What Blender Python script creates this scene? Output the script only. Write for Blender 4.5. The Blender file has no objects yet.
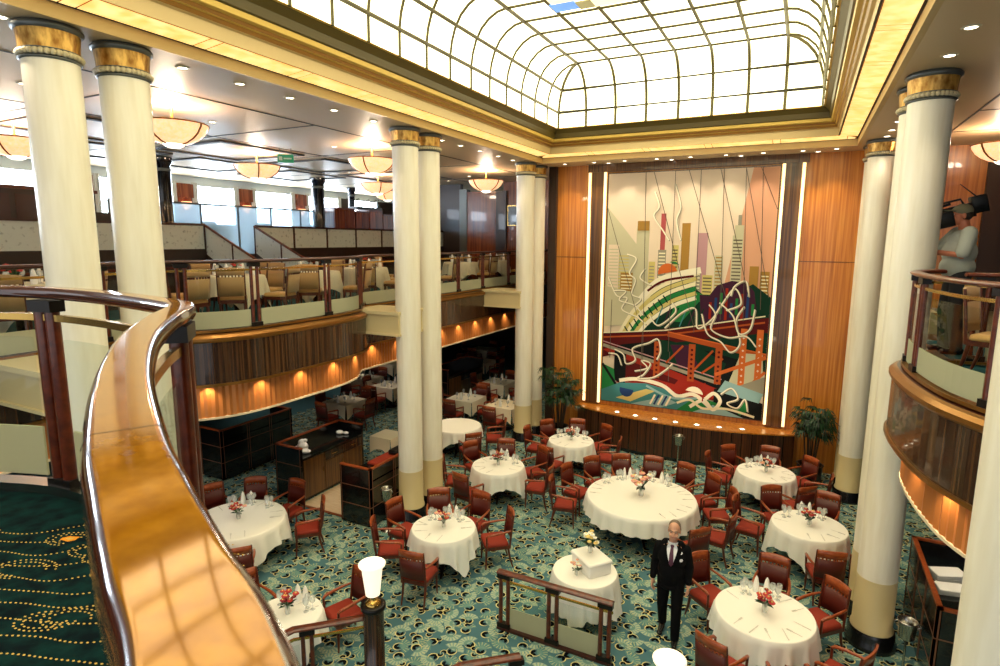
import bpy, bmesh, math, random
from math import sin, cos, pi, radians, sqrt, atan2, hypot
from mathutils import Vector, Matrix
random.seed(7)
SC = bpy.context.scene
COL = SC.collection

# ------------------------------------------------------------------ camera, world, exposure
F_PX = 589.2
YAW, PITCH, ROLL, EYE = radians(27.07), radians(8.94), radians(0.34), 5.5
Rv = Vector((cos(YAW), sin(YAW), 0))
Fv = Vector((-sin(YAW)*cos(PITCH), cos(YAW)*cos(PITCH), -sin(PITCH)))
Uv = Rv.cross(Fv)
R2 = cos(ROLL)*Rv + sin(ROLL)*Uv
U2 = -sin(ROLL)*Rv + cos(ROLL)*Uv
cam_d = bpy.data.cameras.new('camera'); cam = bpy.data.objects.new('camera', cam_d); COL.objects.link(cam)
cam.matrix_world = Matrix(((R2.x, U2.x, -Fv.x, 0), (R2.y, U2.y, -Fv.y, 0), (R2.z, U2.z, -Fv.z, EYE), (0, 0, 0, 1)))
cam_d.sensor_width = 36; cam_d.lens = 36*F_PX/1000; cam_d.clip_start = 0.03; cam_d.clip_end = 200
cam_d.dof.use_dof = True; cam_d.dof.focus_distance = 10.0; cam_d.dof.aperture_fstop = 9.0
SC.camera = cam
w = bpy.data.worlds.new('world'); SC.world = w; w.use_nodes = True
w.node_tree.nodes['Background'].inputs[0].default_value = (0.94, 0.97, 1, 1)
w.node_tree.nodes['Background'].inputs[1].default_value = 1.0  # even fill light added, entering where the hall is left open behind the camera
SC.view_settings.view_transform = 'Standard'; SC.view_settings.look = 'None'
SC.view_settings.gamma = 1; SC.view_settings.use_curve_mapping = False
SC.view_settings.exposure = 0.18
SC.cycles.max_bounces = 8; SC.cycles.diffuse_bounces = 4; SC.cycles.glossy_bounces = 4
SC.cycles.transparent_max_bounces = 16; SC.cycles.caustics_reflective = False; SC.cycles.caustics_refractive = False
SC.cycles.sample_clamp_indirect = 4.0
SKY, STRIP, SLOT, WIN, BOWL, DOWN = 2.5, 1.0, 1.5, 22.0, 1.6, 36.0

# ------------------------------------------------------------------ materials
def lin(c):
    return tuple((v/12.92 if v <= .04045 else ((v+.055)/1.055)**2.4) for v in (x/255 for x in c)) + (1,)
MATS = {}
def mat(name, rgb, rough=.5, metal=0, coat=0, spec=None, sheen=0):
    m = bpy.data.materials.new(name); m.use_nodes = True
    b = m.node_tree.nodes['Principled BSDF']
    b.inputs['Base Color'].default_value = lin(rgb); b.inputs['Roughness'].default_value = rough
    b.inputs['Metallic'].default_value = metal; b.inputs['Coat Weight'].default_value = coat
    b.inputs['Coat Roughness'].default_value = .04
    if spec is not None: b.inputs['Specular IOR Level'].default_value = spec
    if sheen: b.inputs['Sheen Weight'].default_value = sheen
    MATS[name] = m
    return m
def tree(m): return m.node_tree, m.node_tree.nodes, m.node_tree.links
def grain(m, ca, cb, scale=(6, 6, .4), coords='Object', detail=4, contrast=(.35, .65), cc=None, freq=1.0):
    t, n, l = tree(m)
    tc = n.new('ShaderNodeTexCoord'); mp = n.new('ShaderNodeMapping'); mp.inputs['Scale'].default_value = scale
    no = n.new('ShaderNodeTexNoise'); no.inputs['Scale'].default_value = 4*freq; no.inputs['Detail'].default_value = detail
    cr = n.new('ShaderNodeValToRGB'); e = cr.color_ramp.elements
    e[0].position, e[1].position = contrast; e[0].color, e[1].color = lin(ca), lin(cb)
    if cc: x = cr.color_ramp.elements.new((contrast[0]+contrast[1])/2); x.color = lin(cc)
    l.new(tc.outputs[coords], mp.inputs[0]); l.new(mp.outputs[0], no.inputs[0]); l.new(no.outputs[0], cr.inputs[0])
    l.new(cr.outputs[0], n['Principled BSDF'].inputs['Base Color'])
    return m
def emit(name, rgb, s, rgb2=None, scale=(1, 1, 1)):
    m = bpy.data.materials.new(name); m.use_nodes = True; t, n, l = tree(m)
    b = n['Principled BSDF']; b.inputs['Base Color'].default_value = lin(rgb); b.inputs['Roughness'].default_value = .3
    b.inputs['Emission Color'].default_value = lin(rgb); b.inputs['Emission Strength'].default_value = s
    if rgb2:
        tc = n.new('ShaderNodeTexCoord'); mp = n.new('ShaderNodeMapping'); mp.inputs['Scale'].default_value = scale
        no = n.new('ShaderNodeTexNoise'); no.inputs['Scale'].default_value = 3; no.inputs['Detail'].default_value = 3
        cr = n.new('ShaderNodeValToRGB'); e = cr.color_ramp.elements
        e[0].position, e[1].position = .35, .65; e[0].color, e[1].color = lin(rgb2), lin(rgb)
        l.new(tc.outputs['Object'], mp.inputs[0]); l.new(mp.outputs[0], no.inputs[0]); l.new(no.outputs[0], cr.inputs[0])
        l.new(cr.outputs[0], b.inputs['Emission Color'])
    MATS[name] = m
    return m
def glassy(name, rgb, clear=.85, rough=.02, frost=0.0):
    """thin glass: mostly clear with a mirror sheen; frost mixes in a milky body"""
    m = bpy.data.materials.new(name); m.use_nodes = True; t, n, l = tree(m)
    n.remove(n['Principled BSDF']); o = n['Material Output']
    tr = n.new('ShaderNodeBsdfTransparent'); tr.inputs[0].default_value = lin(rgb)
    gl = n.new('ShaderNodeBsdfGlossy'); gl.inputs['Roughness'].default_value = rough
    lw = n.new('ShaderNodeLayerWeight'); fr = n.new('ShaderNodeMath'); fr.operation = 'POWER'; fr.inputs[1].default_value = 4
    l.new(lw.outputs['Facing'], fr.inputs[0])
    ad = n.new('ShaderNodeMath'); ad.operation = 'MULTIPLY_ADD'; ad.inputs[1].default_value = .3; ad.inputs[2].default_value = .012+(1-clear)*.06
    mx = n.new('ShaderNodeMixShader'); l.new(fr.outputs[0], ad.inputs[0]); l.new(ad.outputs[0], mx.inputs[0])
    l.new(tr.outputs[0], mx.inputs[1]); l.new(gl.outputs[0], mx.inputs[2])
    out = mx.outputs[0]
    if frost:
        df = n.new('ShaderNodeBsdfDiffuse'); df.inputs[0].default_value = lin(rgb)
        tl = n.new('ShaderNodeBsdfTranslucent'); tl.inputs[0].default_value = lin(rgb)
        m0 = n.new('ShaderNodeMixShader'); m0.inputs[0].default_value = .4
        l.new(df.outputs[0], m0.inputs[1]); l.new(tl.outputs[0], m0.inputs[2])
        m2 = n.new('ShaderNodeMixShader'); m2.inputs[0].default_value = frost
        l.new(out, m2.inputs[1]); l.new(m0.outputs[0], m2.inputs[2]); out = m2.outputs[0]
    l.new(out, o.inputs[0]); MATS[name] = m
    return m

grain(mat('honey_wood', (200, 122, 54), .28, coat=.35), (178, 100, 32), (218, 146, 62), (5, 5, .12), cc=(202, 124, 44))
grain(mat('walnut_panel', (95, 58, 26), .3, coat=.3), (62, 34, 14), (120, 80, 36), (7, 7, .1))
grain(mat('dark_slats', (70, 36, 18), .4, coat=.15), (40, 18, 8), (96, 52, 24), (22, 22, .15), contrast=(.4, .6))
grain(mat('zebrano', (84, 58, 36), .25, coat=.4), (28, 15, 8), (94, 64, 38), (9, 9, .1), cc=(54, 32, 18), contrast=(.3, .68))
mat('copper_ribs', (205, 130, 70), .35, metal=.55)
mat('bronze_lip', (150, 104, 48), .28, metal=.75)
mat('cream_trim', (214, 196, 150), .6)
mat('white_trim', (206, 196, 172), .5)
grain(mat('column_cream', (236, 226, 196), .38, coat=.12), (234, 226, 206), (244, 238, 222), (3, 3, .3))
mat('column_foot', (214, 194, 146), .42, coat=.1)
mat('black_plinth', (14, 14, 16), .25, coat=.3)
grain(mat('gold_leaf', (190, 142, 64), .35, metal=.6), (150, 102, 40), (222, 178, 96), (5, 5, 2))
mat('rope', (206, 192, 156), .5); mat('pewter', (104, 108, 106), .35, metal=.5)
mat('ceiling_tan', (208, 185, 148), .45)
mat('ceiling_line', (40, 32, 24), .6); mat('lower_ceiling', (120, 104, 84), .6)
mat('brown_mould', (150, 104, 40), .4, metal=.15); mat('gold_mould', (214, 178, 84), .4, metal=.15)
mat('olive_mould', (84, 70, 24), .45); mat('bar_bronze', (84, 74, 24), .5)
mat('cream_mould', (208, 180, 124), .5)
emit('sky_glass', (255, 250, 220), SKY, (255, 246, 200), (1.2, 1.2, 1.2))
emit('strip_glass', (255, 226, 150), STRIP, (238, 188, 96), (2, 2, 2)); mat('strip_seam', (176, 120, 44), .5)
emit('slot_light', (255, 226, 170), SLOT); emit('day_window', (226, 240, 255), WIN)
emit('lamp_lens', (255, 240, 212), 9.0); emit('bowl_glass', (255, 206, 160), BOWL*.72, (244, 172, 112), (9, 9, 9))
emit('bowl_tip', (255, 240, 216), BOWL*1.3); emit('shade_glow', (255, 240, 214), .85); emit('sconce_glow', (255, 170, 110), 2.5)
mat('carpet_teal', (78, 116, 126), .95, spec=.1); mat('carpet_fan', (152, 178, 164), .95, spec=.1)
mat('carpet_fan_b', (100, 142, 138), .95, spec=.1)
mat('carpet_mid', (112, 148, 140), .95, spec=.1); mat('carpet_gold', (222, 210, 146), .95, spec=.1); mat('carpet_night', (10, 14, 20), .95, spec=.1); mat('carpet_navy', (22, 58, 84), .95, spec=.1)
grain(mat('landing_green', (6, 34, 38), .95, spec=.1), (2, 16, 22), (8, 44, 44), (3, 3, 3)); mat('landing_dot', (206, 170, 92), .9, spec=.1); mat('landing_blot', (222, 142, 44), .9, spec=.1)
mat('deck_teal', (40, 78, 84), .95, spec=.1)
grain(mat('plank_cream', (240, 212, 174), .4), (232, 200, 158), (246, 222, 188), (1, 8, 1))
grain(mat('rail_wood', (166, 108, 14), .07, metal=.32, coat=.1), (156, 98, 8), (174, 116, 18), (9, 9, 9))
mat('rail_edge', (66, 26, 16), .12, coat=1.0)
grain(mat('mahogany', (108, 42, 22), .28, coat=.3), (70, 24, 12), (106, 44, 22), (4, 4, 4))
grain(mat('mahogany_light', (182, 92, 40), .3, coat=.35), (134, 56, 22), (168, 82, 38), (3, 8, 8))
mat('mahogany_dark', (58, 22, 16), .3, coat=.35)
mat('seat_red', (146, 42, 20), .75); mat('back_leather', (86, 26, 16), .45)
mat('tan_fabric', (178, 140, 92), .75, sheen=.2); mat('tan_seat', (206, 158, 92), .7, sheen=.2)
mat('linen', (250, 247, 240), .75, sheen=.15); mat('linen_warm', (240, 228, 202), .75, sheen=.15); mat('napkin', (250, 248, 244), .7)
mat('black_lacquer', (16, 13, 13), .2, coat=.5); mat('inlay', (120, 76, 52), .35); mat('counter_black', (16, 22, 22), .15, coat=.5)
mat('brass', (206, 168, 92), .25, metal=1.0); mat('steel', (176, 172, 164), .22, metal=1.0); mat('black_metal', (22, 18, 18), .35, metal=.4)
mat('cutlery', (216, 212, 206), .45)
glassy('clear_glass', (249, 252, 250), .9); glassy('wine_glass', (252, 254, 254), .5, .05, .26)
glassy('etched_band', (208, 208, 180), .8, .25, .85); glassy('blue_screen', (222, 236, 244), .7, .1, .45)
grain(mat('etched_panel', (176, 182, 178), .35), (140, 148, 148), (226, 232, 228), (3, 3, 3), contrast=(.22, .42), detail=6)
mat('leaf_green', (24, 66, 30), .45); mat('leaf_dark', (12, 40, 22), .5); mat('stem_green', (60, 104, 44), .6); mat('bark', (58, 40, 26), .8)
mat('pot_black', (20, 20, 20), .3, coat=.4)
mat('petal_red', (196, 58, 52), .6); mat('petal_pink', (236, 168, 150), .6); mat('petal_white', (250, 246, 232), .6); mat('petal_yellow', (240, 214, 130), .6); mat('petal_dark', (150, 32, 44), .6)
mat('skin', (214, 160, 132), .5); mat('skin_ruddy', (198, 120, 90), .5); mat('hair_grey', (120, 104, 88), .7); mat('hair_dark', (40, 28, 20), .7)
mat('suit_black', (7, 7, 10), .85, spec=.15); mat('shirt_white', (238, 240, 244), .7); mat('tie_plum', (88, 44, 66), .6); mat('shoe_black', (12, 11, 11), .25)
mat('tee_grey', (176, 180, 172), .85); mat('cap_olive', (120, 114, 92), .8); mat('trousers_dark', (24, 24, 30), .8); mat('eye_white', (240, 238, 232), .3); mat('eye_dark', (30, 22, 18), .2); mat('lip', (176, 104, 96), .5)
mat('camera_black', (14, 15, 20), .45); mat('wall_dark', (54, 34, 24), .5, coat=.1); mat('wall_white', (214, 222, 226), .6); mat('tier_dark', (44, 26, 20), .35, coat=.2)
grain(mat('red_wood', (122, 58, 30), .25, coat=.4), (92, 38, 18), (146, 76, 40), (4, 4, .15)); mat('black_column', (18, 18, 26), .15, coat=.6)
mat('curtain', (206, 204, 196), .8); mat('sofa_teal', (40, 66, 70), .8); mat('sofa_grey', (150, 152, 146), .8)
mat('exit_green', (24, 104, 74), .5); mat('sign_white', (210, 230, 216), .5)
emit('exit_glow', (30, 130, 90), .35)
TAP = {k: mat('tapestry_'+k, c, .85, spec=.15) for k, c in dict(
    pale=(226, 206, 182), peach=(214, 160, 128), mist=(196, 190, 158), ochre=(164, 124, 58), grey=(150, 144, 126), mauve=(186, 142, 146),
    rose=(176, 84, 84), cream=(236, 226, 190), straw=(206, 190, 116), red=(150, 40, 28), maroon=(84, 20, 22), rust=(172, 78, 36), orange=(206, 104, 48),
    black=(16, 20, 22), deep=(14, 50, 36), green=(36, 122, 64), teal=(64, 128, 132), blue=(36, 62, 110), sky=(140, 176, 178), ivory=(240, 232, 208), line=(96, 84, 74), plum=(62, 30, 52)).items()}

# ------------------------------------------------------------------ mesh builder
class MB:
    def __init__(s): s.v, s.f, s.m, s.mats, s.sm = [], [], [], [], []
    def mi(s, name):
        if name not in s.mats: s.mats.append(name)
        return s.mats.index(name)
    def face(s, idx, m, smooth=False): s.f.append(tuple(idx)); s.m.append(s.mi(m)); s.sm.append(smooth)
    def poly(s, pts, m, smooth=False):
        b = len(s.v); s.v += [tuple(p) for p in pts]; s.face(range(b, b+len(pts)), m, smooth)
    def cap(s, b, n, m, flip=False):
        c = len(s.v); s.v += s.v[b:b+n]; s.face([c+i for i in range(n)][::-1] if flip else range(c, c+n), m)
    def box(s, x0, x1, y0, y1, z0, z1, m, M=None):
        P = [Vector(p) for p in ((x0, y0, z0), (x1, y0, z0), (x1, y1, z0), (x0, y1, z0), (x0, y0, z1), (x1, y0, z1), (x1, y1, z1), (x0, y1, z1))]
        if M: P = [M @ p for p in P]
        b = len(s.v); s.v += [tuple(p) for p in P]
        for q in ((3, 2, 1, 0), (4, 5, 6, 7), (0, 1, 5, 4), (1, 2, 6, 5), (2, 3, 7, 6), (3, 0, 4, 7)): s.face([b+i for i in q], m)
    def rbox(s, x0, x1, y0, y1, z0, z1, r, m, M=None):
        """box with rounded vertical corners and a softened top"""
        pts = []
        for cx, cy, a0 in ((x1-r, y0+r, -90), (x1-r, y1-r, 0), (x0+r, y1-r, 90), (x0+r, y0+r, 180)):
            for k in range(4): a = radians(a0+30*k); pts.append((cx, cy, cos(a), sin(a)))
        rings = [(r, z0), (r, z1-r*.8), (r*.7, z1-r*.2), (r*.2, z1)]
        b = len(s.v); n = len(pts)
        for rr, z in rings:
            for cx, cy, dx, dy in pts:
                p = Vector((cx+dx*rr, cy+dy*rr, z)); s.v.append(tuple(M @ p if M else p))
        for k in range(len(rings)-1):
            for i in range(n): s.face((b+k*n+i, b+k*n+(i+1) % n, b+(k+1)*n+(i+1) % n, b+(k+1)*n+i), m, True)
        s.face([b+i for i in range(n)][::-1], m); s.face([b+(len(rings)-1)*n+i for i in range(n)], m)
    def prism(s, pts, z0, z1, m, mtop=None):
        b = len(s.v); n = len(pts)
        s.v += [(p[0], p[1], z0) for p in pts] + [(p[0], p[1], z1) for p in pts]
        s.face([b+i for i in range(n)][::-1], m); s.face([b+n+i for i in range(n)], mtop or m)
        for i in range(n): s.face((b+i, b+(i+1) % n, b+n+(i+1) % n, b+n+i), m)
    def tube(s, path, r, m, n=8, caps=True, smooth=True):
        path = [Vector(p) for p in path]; k = len(path)
        rs = r if isinstance(r, (list, tuple)) else [r]*k
        b = len(s.v); prev = None
        for i, p in enumerate(path):
            t = (path[min(i+1, k-1)]-path[max(i-1, 0)]).normalized()
            if prev is None: a = Vector((0, 0, 1)) if abs(t.z) < .9 else Vector((1, 0, 0)); u = a.cross(t).normalized()
            else: u = (prev - t*prev.dot(t)).normalized()
            prev = u; v = t.cross(u)
            for j in range(n):
                a = 2*pi*j/n + pi/n; s.v.append(tuple(p + (u*cos(a)+v*sin(a))*rs[i]))
        for i in range(k-1):
            for j in range(n): s.face((b+i*n+j, b+i*n+(j+1) % n, b+(i+1)*n+(j+1) % n, b+(i+1)*n+j), m, smooth)
        if caps: s.cap(b, n, m, True); s.cap(b+(k-1)*n, n, m)
    def lathe(s, prof, m, n=24, c=(0, 0, 0), smooth=True, mlist=None, wob=None):
        b = len(s.v); k = len(prof)
        for r, z in prof:
            for j in range(n):
                a = 2*pi*j/n; rr = r*(wob(a, z) if wob else 1); s.v.append((c[0]+rr*cos(a), c[1]+rr*sin(a), c[2]+z))
        for i in range(k-1):
            for j in range(n): s.face((b+i*n+j, b+i*n+(j+1) % n, b+(i+1)*n+(j+1) % n, b+(i+1)*n+j), mlist[i] if mlist else m, smooth)
        if prof[0][0] > 1e-4: s.cap(b, n, mlist[0] if mlist else m, True)
        if prof[-1][0] > 1e-4: s.cap(b+(k-1)*n, n, mlist[-1] if mlist else m)
    def sweep(s, path, prof, m, mlist=None, caps=True, smooth=False, closed=True):
        """profile (u to the right of travel, v up) along a path of xyz points"""
        path = [Vector(p) for p in path]; k = len(path); n = len(prof); b = len(s.v)
        for i, p in enumerate(path):
            d0 = (path[i]-path[i-1]) if i else (path[1]-path[0]); d1 = (path[i+1]-path[i]) if i < k-1 else d0
            d0.z = d1.z = 0; d0.normalize(); d1.normalize()
            r0, r1 = Vector((d0.y, -d0.x, 0)), Vector((d1.y, -d1.x, 0)); q = (r0+r1); q.normalize(); sc = 1/max(.5, q.dot(r0))
            for u, v in prof: s.v.append(tuple(p + q*u*sc + Vector((0, 0, v))))
        for i in range(k-1):
            for j in range(n if closed else n-1):
                s.face((b+i*n+j, b+(i+1)*n+j, b+(i+1)*n+(j+1) % n, b+i*n+(j+1) % n), mlist[j] if mlist else m, smooth)
        if caps and closed: s.cap(b, n, m); s.cap(b+(k-1)*n, n, m, True)
    def ball(s, c, r, m, n=8, k=6, sc=(1, 1, 1)):
        prof = [(r*sin(pi*i/k), -r*cos(pi*i/k)) for i in range(k+1)]
        b = len(s.v)
        for rr, z in prof:
            for j in range(n): a = 2*pi*j/n; s.v.append((c[0]+rr*cos(a)*sc[0], c[1]+rr*sin(a)*sc[1], c[2]+z*sc[2]))
        for i in range(k):
            for j in range(n): s.face((b+i*n+j, b+i*n+(j+1) % n, b+(i+1)*n+(j+1) % n, b+(i+1)*n+j), m, True)
    def mesh(s, name):
        me = bpy.data.meshes.new(name); me.from_pydata(s.v, [], s.f)
        for x in s.mats: me.materials.append(MATS[x])
        me.polygons.foreach_set('material_index', s.m); me.polygons.foreach_set('use_smooth', s.sm); me.update()
        return me
    def build(s, name, parent=None, label=None):
        o = bpy.data.objects.new(name, s.mesh(name)); COL.objects.link(o)
        if parent: o.parent = parent
        if label: o['label'] = label
        return o
def tag(o, label, cat, group=None, kind=None):
    o['label'] = label; o['category'] = cat
    if group: o['group'] = group
    if kind: o['kind'] = kind
    return o
def thing(name, label, cat, loc=(0, 0, 0), rz=0, group=None):
    o = bpy.data.objects.new(name, None); o.empty_display_size = .1; COL.objects.link(o); o.location = loc; o.rotation_euler = (0, 0, rz)
    return tag(o, label, cat, group)
def struct(mb, name): o = mb.build(name); o['kind'] = 'structure'; return o
KIDS = {}
def dup(src, loc, rz, label, group=None):
    r = src.copy(); COL.objects.link(r); r.location = loc; r.rotation_euler = (0, 0, rz); r['label'] = label
    if group: r['group'] = group
    def rec(a, b):
        for ch in [o for o in KIDS[a.name]]:
            c = ch.copy(); COL.objects.link(c); c.parent = b
            if ch.name in KIDS: rec(ch, c)
    if src.name in KIDS: rec(src, r)
    return r
def reg(o):
    """remember a finished thing's tree so copies are quick"""
    ch = list(o.children)
    if ch:
        KIDS[o.name] = ch
        for c in ch: reg(c)
    return o
def smooth_path(pts, per=6):
    P = [Vector(p) for p in pts]; out = []
    for i in range(len(P)-1):
        a, b, c, d = P[max(i-1, 0)], P[i], P[i+1], P[min(i+2, len(P)-1)]
        for k in range(per):
            t = k/per; out.append(.5*((2*b)+(c-a)*t+(2*a-5*b+4*c-d)*t*t+(3*b-a-3*c+d)*t**3))
    out.append(P[-1]); return out
def spot(name, loc, target, power, color=(1, .82, .6), size=radians(70), blend=.6, r=.04):
    d = bpy.data.lights.new(name, 'SPOT'); d.energy = power; d.color = color; d.spot_size = size; d.spot_blend = blend; d.shadow_soft_size = r
    o = bpy.data.objects.new(name, d); COL.objects.link(o); o.location = loc
    o.rotation_euler = (Vector(target)-Vector(loc)).to_track_quat('-Z', 'Y').to_euler(); return o
def point(name, loc, power, color=(1, .8, .55), r=.08):
    d = bpy.data.lights.new(name, 'POINT'); d.energy = power; d.color = color; d.shadow_soft_size = r
    o = bpy.data.objects.new(name, d); COL.objects.link(o); o.location = loc; return o

# ------------------------------------------------------------------ key dimensions
CEIL, DECK, LOWC = 7.5, 4.1, 2.8
SX0, SX1, SY0, SY1 = -6.28, .82, -2.32, 14.65            # ceiling opening
WALL_Y = 15.6
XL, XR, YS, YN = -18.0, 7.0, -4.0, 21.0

# ------------------------------------------------------------------ floor and carpet
b = MB(); b.poly(((XL, YS, 0), (XR, YS, 0), (XR, YN+7, 0), (XL, YN+7, 0)), 'carpet_teal')
rnd = random.Random(3)
def arc_band(c, r0, r1, a0, a1, n, z, m, taper=False):
    i0 = len(b.v)
    for k in range(n+1):
        a = a0+(a1-a0)*k/n; t = sin(pi*k/n) if taper else 1; mid = (r0+r1)/2; h = (r1-r0)/2*max(t, .12)
        b.v.append((c[0]+(mid-h)*cos(a), c[1]+(mid-h)*sin(a), z)); b.v.append((c[0]+(mid+h)*cos(a), c[1]+(mid+h)*sin(a), z))
    for k in range(n): b.face((i0+2*k, i0+2*k+1, i0+2*k+3, i0+2*k+2), m)
STEP = .27
row = 0; y = 3.6
while y < 19.5:
    x = -14.0 + (STEP/2 if row % 2 else 0)
    while x < 3.4:
        if not (x < -11 and y < 7) and not (x > -5.8+ (y-3.6)*.0 and y > 15.7 and x > -5.6):
            c = (x+rnd.uniform(-.05, .05), y+rnd.uniform(-.05, .05)); th = rnd.uniform(0, 2*pi); sgn = rnd.choice((-1, 1))
            far = y > 14 or x < -9
            fm = 'carpet_fan' if rnd.random() < .62 else 'carpet_fan_b'
            z1 = .001+rnd.random()*.0009
            arc_band(c, .0, .155, th-1.35, th+1.35, 7, z1, fm)
            arc_band(c, .03, .075, th-1.3, th+1.3, 6, z1+.0002, 'carpet_mid')
            for k in range(15):
                a = th-1.3+2.6*k/14
                arc_band(c, .085, .15, a-.02, a+.02, 1, .0024, 'carpet_gold' if k % 2 else 'carpet_teal')
            def curl(cx_, cy_, R0, a0, z):
                arc_band((cx_, cy_), R0*.79, R0*1.04, a0, a0+sgn*4.7, 9, z, 'carpet_gold', True)
                q = (cx_+R0*.16*cos(a0+2.3*sgn), cy_+R0*.16*sin(a0+2.3*sgn))
                arc_band(q, R0*.12, R0*.70, a0-.3*sgn, a0+sgn*4.0, 8, z+.0004, 'carpet_night')
            curl(c[0]-.02*cos(th), c[1]-.02*sin(th), .078, th+1.2*sgn, .003)
            d = th+pi+rnd.uniform(-.7, .7)
            if rnd.random() < .8: curl(c[0]+.125*cos(d), c[1]+.125*sin(d), .052, d+2, .0038)
            if rnd.random() < .5:
                d = th+pi+rnd.uniform(-.6, .6); p = (c[0]+.12*cos(d), c[1]+.12*sin(d)); rr = rnd.uniform(.03, .05)
                b.poly([(p[0]+rr*(1 if k % 2 else .6)*cos(d+pi/2*k), p[1]+rr*(1 if k % 2 else .6)*sin(d+pi/2*k), .0028) for k in range(4)], 'carpet_navy')
        x += STEP
    y += STEP*.86; row += 1
struct(b, 'floor')
b = MB(); b.box(-9.0, -7.76, 8.5, 11.2, 0, .008, 'plank_cream'); b.box(-13.4, -12.2, 8.5, 10.8, 0, .008, 'plank_cream'); b.box(-9.0, -7.76, 8.44, 8.5, 0, .012, 'mahogany_light')
struct(b, 'floor_2')

# ------------------------------------------------------------------ balcony decks
def bay_x(y):
    t = abs(y-7.25)/2.0
    return -7.74 + (.52*(1-t**4) if t < 1 else 0)
LEFT_EDGE = [(bay_x(y), y) for y in [YS, 2, 4.6, 5.2]+[5.25+.1*k for k in range(1, 40)]+[9.3, 9.6, 11, 13, 15, 17, 19, YN+6]]
RIGHT_EDGE = [(1.62, 8.62), (1.3, 8.5), (1.1, 8.28), (1.0, 7.95), (.98, 7.5), (1.0, 7.1), (1.04, 6.73), (1.12, 6.3), (1.25, 5.95), (1.45, 5.58), (1.75, 5.15), (2.2, 4.75), (2.8, 4.45), (3.6, 4.3), (XR, 4.2)]
RIGHT_EDGE = [(p.x, p.y) for p in smooth_path([(x, y, 0) for x, y in RIGHT_EDGE], 3)]
def inset(path, d):
    """shift an edge to the right of its travel by d"""
    out = []
    for i, p in enumerate(path):
        q0, q1 = path[max(i-1, 0)], path[min(i+1, len(path)-1)]; dx, dy = q1[0]-q0[0], q1[1]-q0[1]; h = hypot(dx, dy)
        out.append((p[0]+d*dy/h, p[1]-d*dx/h))
    return out
def deck(edge, closing, name, top='deck_teal'):
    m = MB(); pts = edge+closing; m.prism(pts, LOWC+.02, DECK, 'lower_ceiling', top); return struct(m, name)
deck(inset(LEFT_EDGE, -.23), [(XL, YN+6), (XL, YS)], 'floor_3')
R_back = [(XR, 10.4), (1.62, 10.4)]
def fascia(edge, name, side):
    """zebrano upper band under a moulded lip, with a ribbed copper band set back below; side = +1 when the hall lies right of travel"""
    m = MB()
    P = [(x, y, 0) for x, y in edge]; s = side
    m.sweep(P, [(0, 3.40), (0, 4.03), (-.22*s, 4.03), (-.22*s, 3.40)], 'zebrano')
    m.sweep(P, [(.02*s, 4.02), (.035*s, 4.045), (.035*s, 4.085), (.0, 4.12), (-.04*s, 4.135), (-.24*s, 4.15), (-.24*s, 4.02)], 'bronze_lip', ['bronze_lip', 'bronze_lip', 'bronze_lip', 'bronze_lip', 'mahogany_dark', 'bronze_lip', 'bronze_lip'])
    m.sweep(P, [(.025*s, 3.37), (.025*s, 3.41), (-.03*s, 3.41), (-.03*s, 3.37)], 'bronze_lip')
    Q = [(x, y, 0) for x, y in inset(edge, -.2*s)]
    # ribs
    dense = []
    for a, c in zip(Q[:-1], Q[1:]):
        d = hypot(c[0]-a[0], c[1]-a[1]); k = max(1, int(d/.045))
        for i in range(k): t = i/k; dense.append((a[0]+(c[0]-a[0])*t, a[1]+(c[1]-a[1])*t))
    dense.append(Q[-1][:2]); cnt = len(dense); base = len(m.v)
    nx = inset(dense, .018*s)
    for i in range(cnt):
        p = dense[i] if i % 2 else nx[i]
        m.v.append((p[0], p[1], 2.86)); m.v.append((p[0], p[1], 3.40))
    for i in range(cnt-1): m.face((base+2*i, base+2*i+2, base+2*i+3, base+2*i+1) if s > 0 else (base+2*i, base+2*i+1, base+2*i+3, base+2*i+2), 'copper_ribs')
    m.sweep(Q, [(.025*s, 2.83), (.025*s, 2.86), (-.12*s, 2.86), (-.12*s, 2.83)], 'white_trim')
    return struct(m, name), Q
_, QL = fascia(LEFT_EDGE, 'trim_1', 1)
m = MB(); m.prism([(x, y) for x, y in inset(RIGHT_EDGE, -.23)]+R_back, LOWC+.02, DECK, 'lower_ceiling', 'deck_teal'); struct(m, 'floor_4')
_, QR = fascia(RIGHT_EDGE, 'trim_2', 1)
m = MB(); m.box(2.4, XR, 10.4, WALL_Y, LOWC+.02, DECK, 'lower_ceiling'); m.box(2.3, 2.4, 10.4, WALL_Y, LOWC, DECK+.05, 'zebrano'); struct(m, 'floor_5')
# copper band lamps: small spots tucked under the lip
def lamp_line(Q, ys, tag_, side):
    for i, y in enumerate(ys):
        best = min(Q, key=lambda p: abs(p[1]-y) if side > 0 else hypot(p[0]-y[0], p[1]-y[1]))
        yy = y if side > 0 else best[1]
        if side > 0:
            k = next(j for j in range(len(Q)-1) if Q[j][1] <= yy <= Q[j+1][1]); t = (yy-Q[k][1])/(Q[k+1][1]-Q[k][1]); x = Q[k][0]+t*(Q[k+1][0]-Q[k][0])
            spot(tag_, (x+.11, yy, 3.36), (x+.03, yy, 2.8), 20, (1, .74, .42), radians(110), .9, .015)
        else:
            spot(tag_, (best[0]-.11, best[1], 3.36), (best[0]-.03, best[1], 2.8), 20, (1, .74, .42), radians(110), .9, .015)
lamp_line(QL, [2.2, 3.0, 3.8, 4.7, 5.55, 6.3, 7.1, 7.9, 8.65, 9.6, 10.5, 11.4, 12.25, 13.1, 14.0, 14.9, 15.8, 16.7, 17.8], 'cove_lamp', 1)
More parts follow.
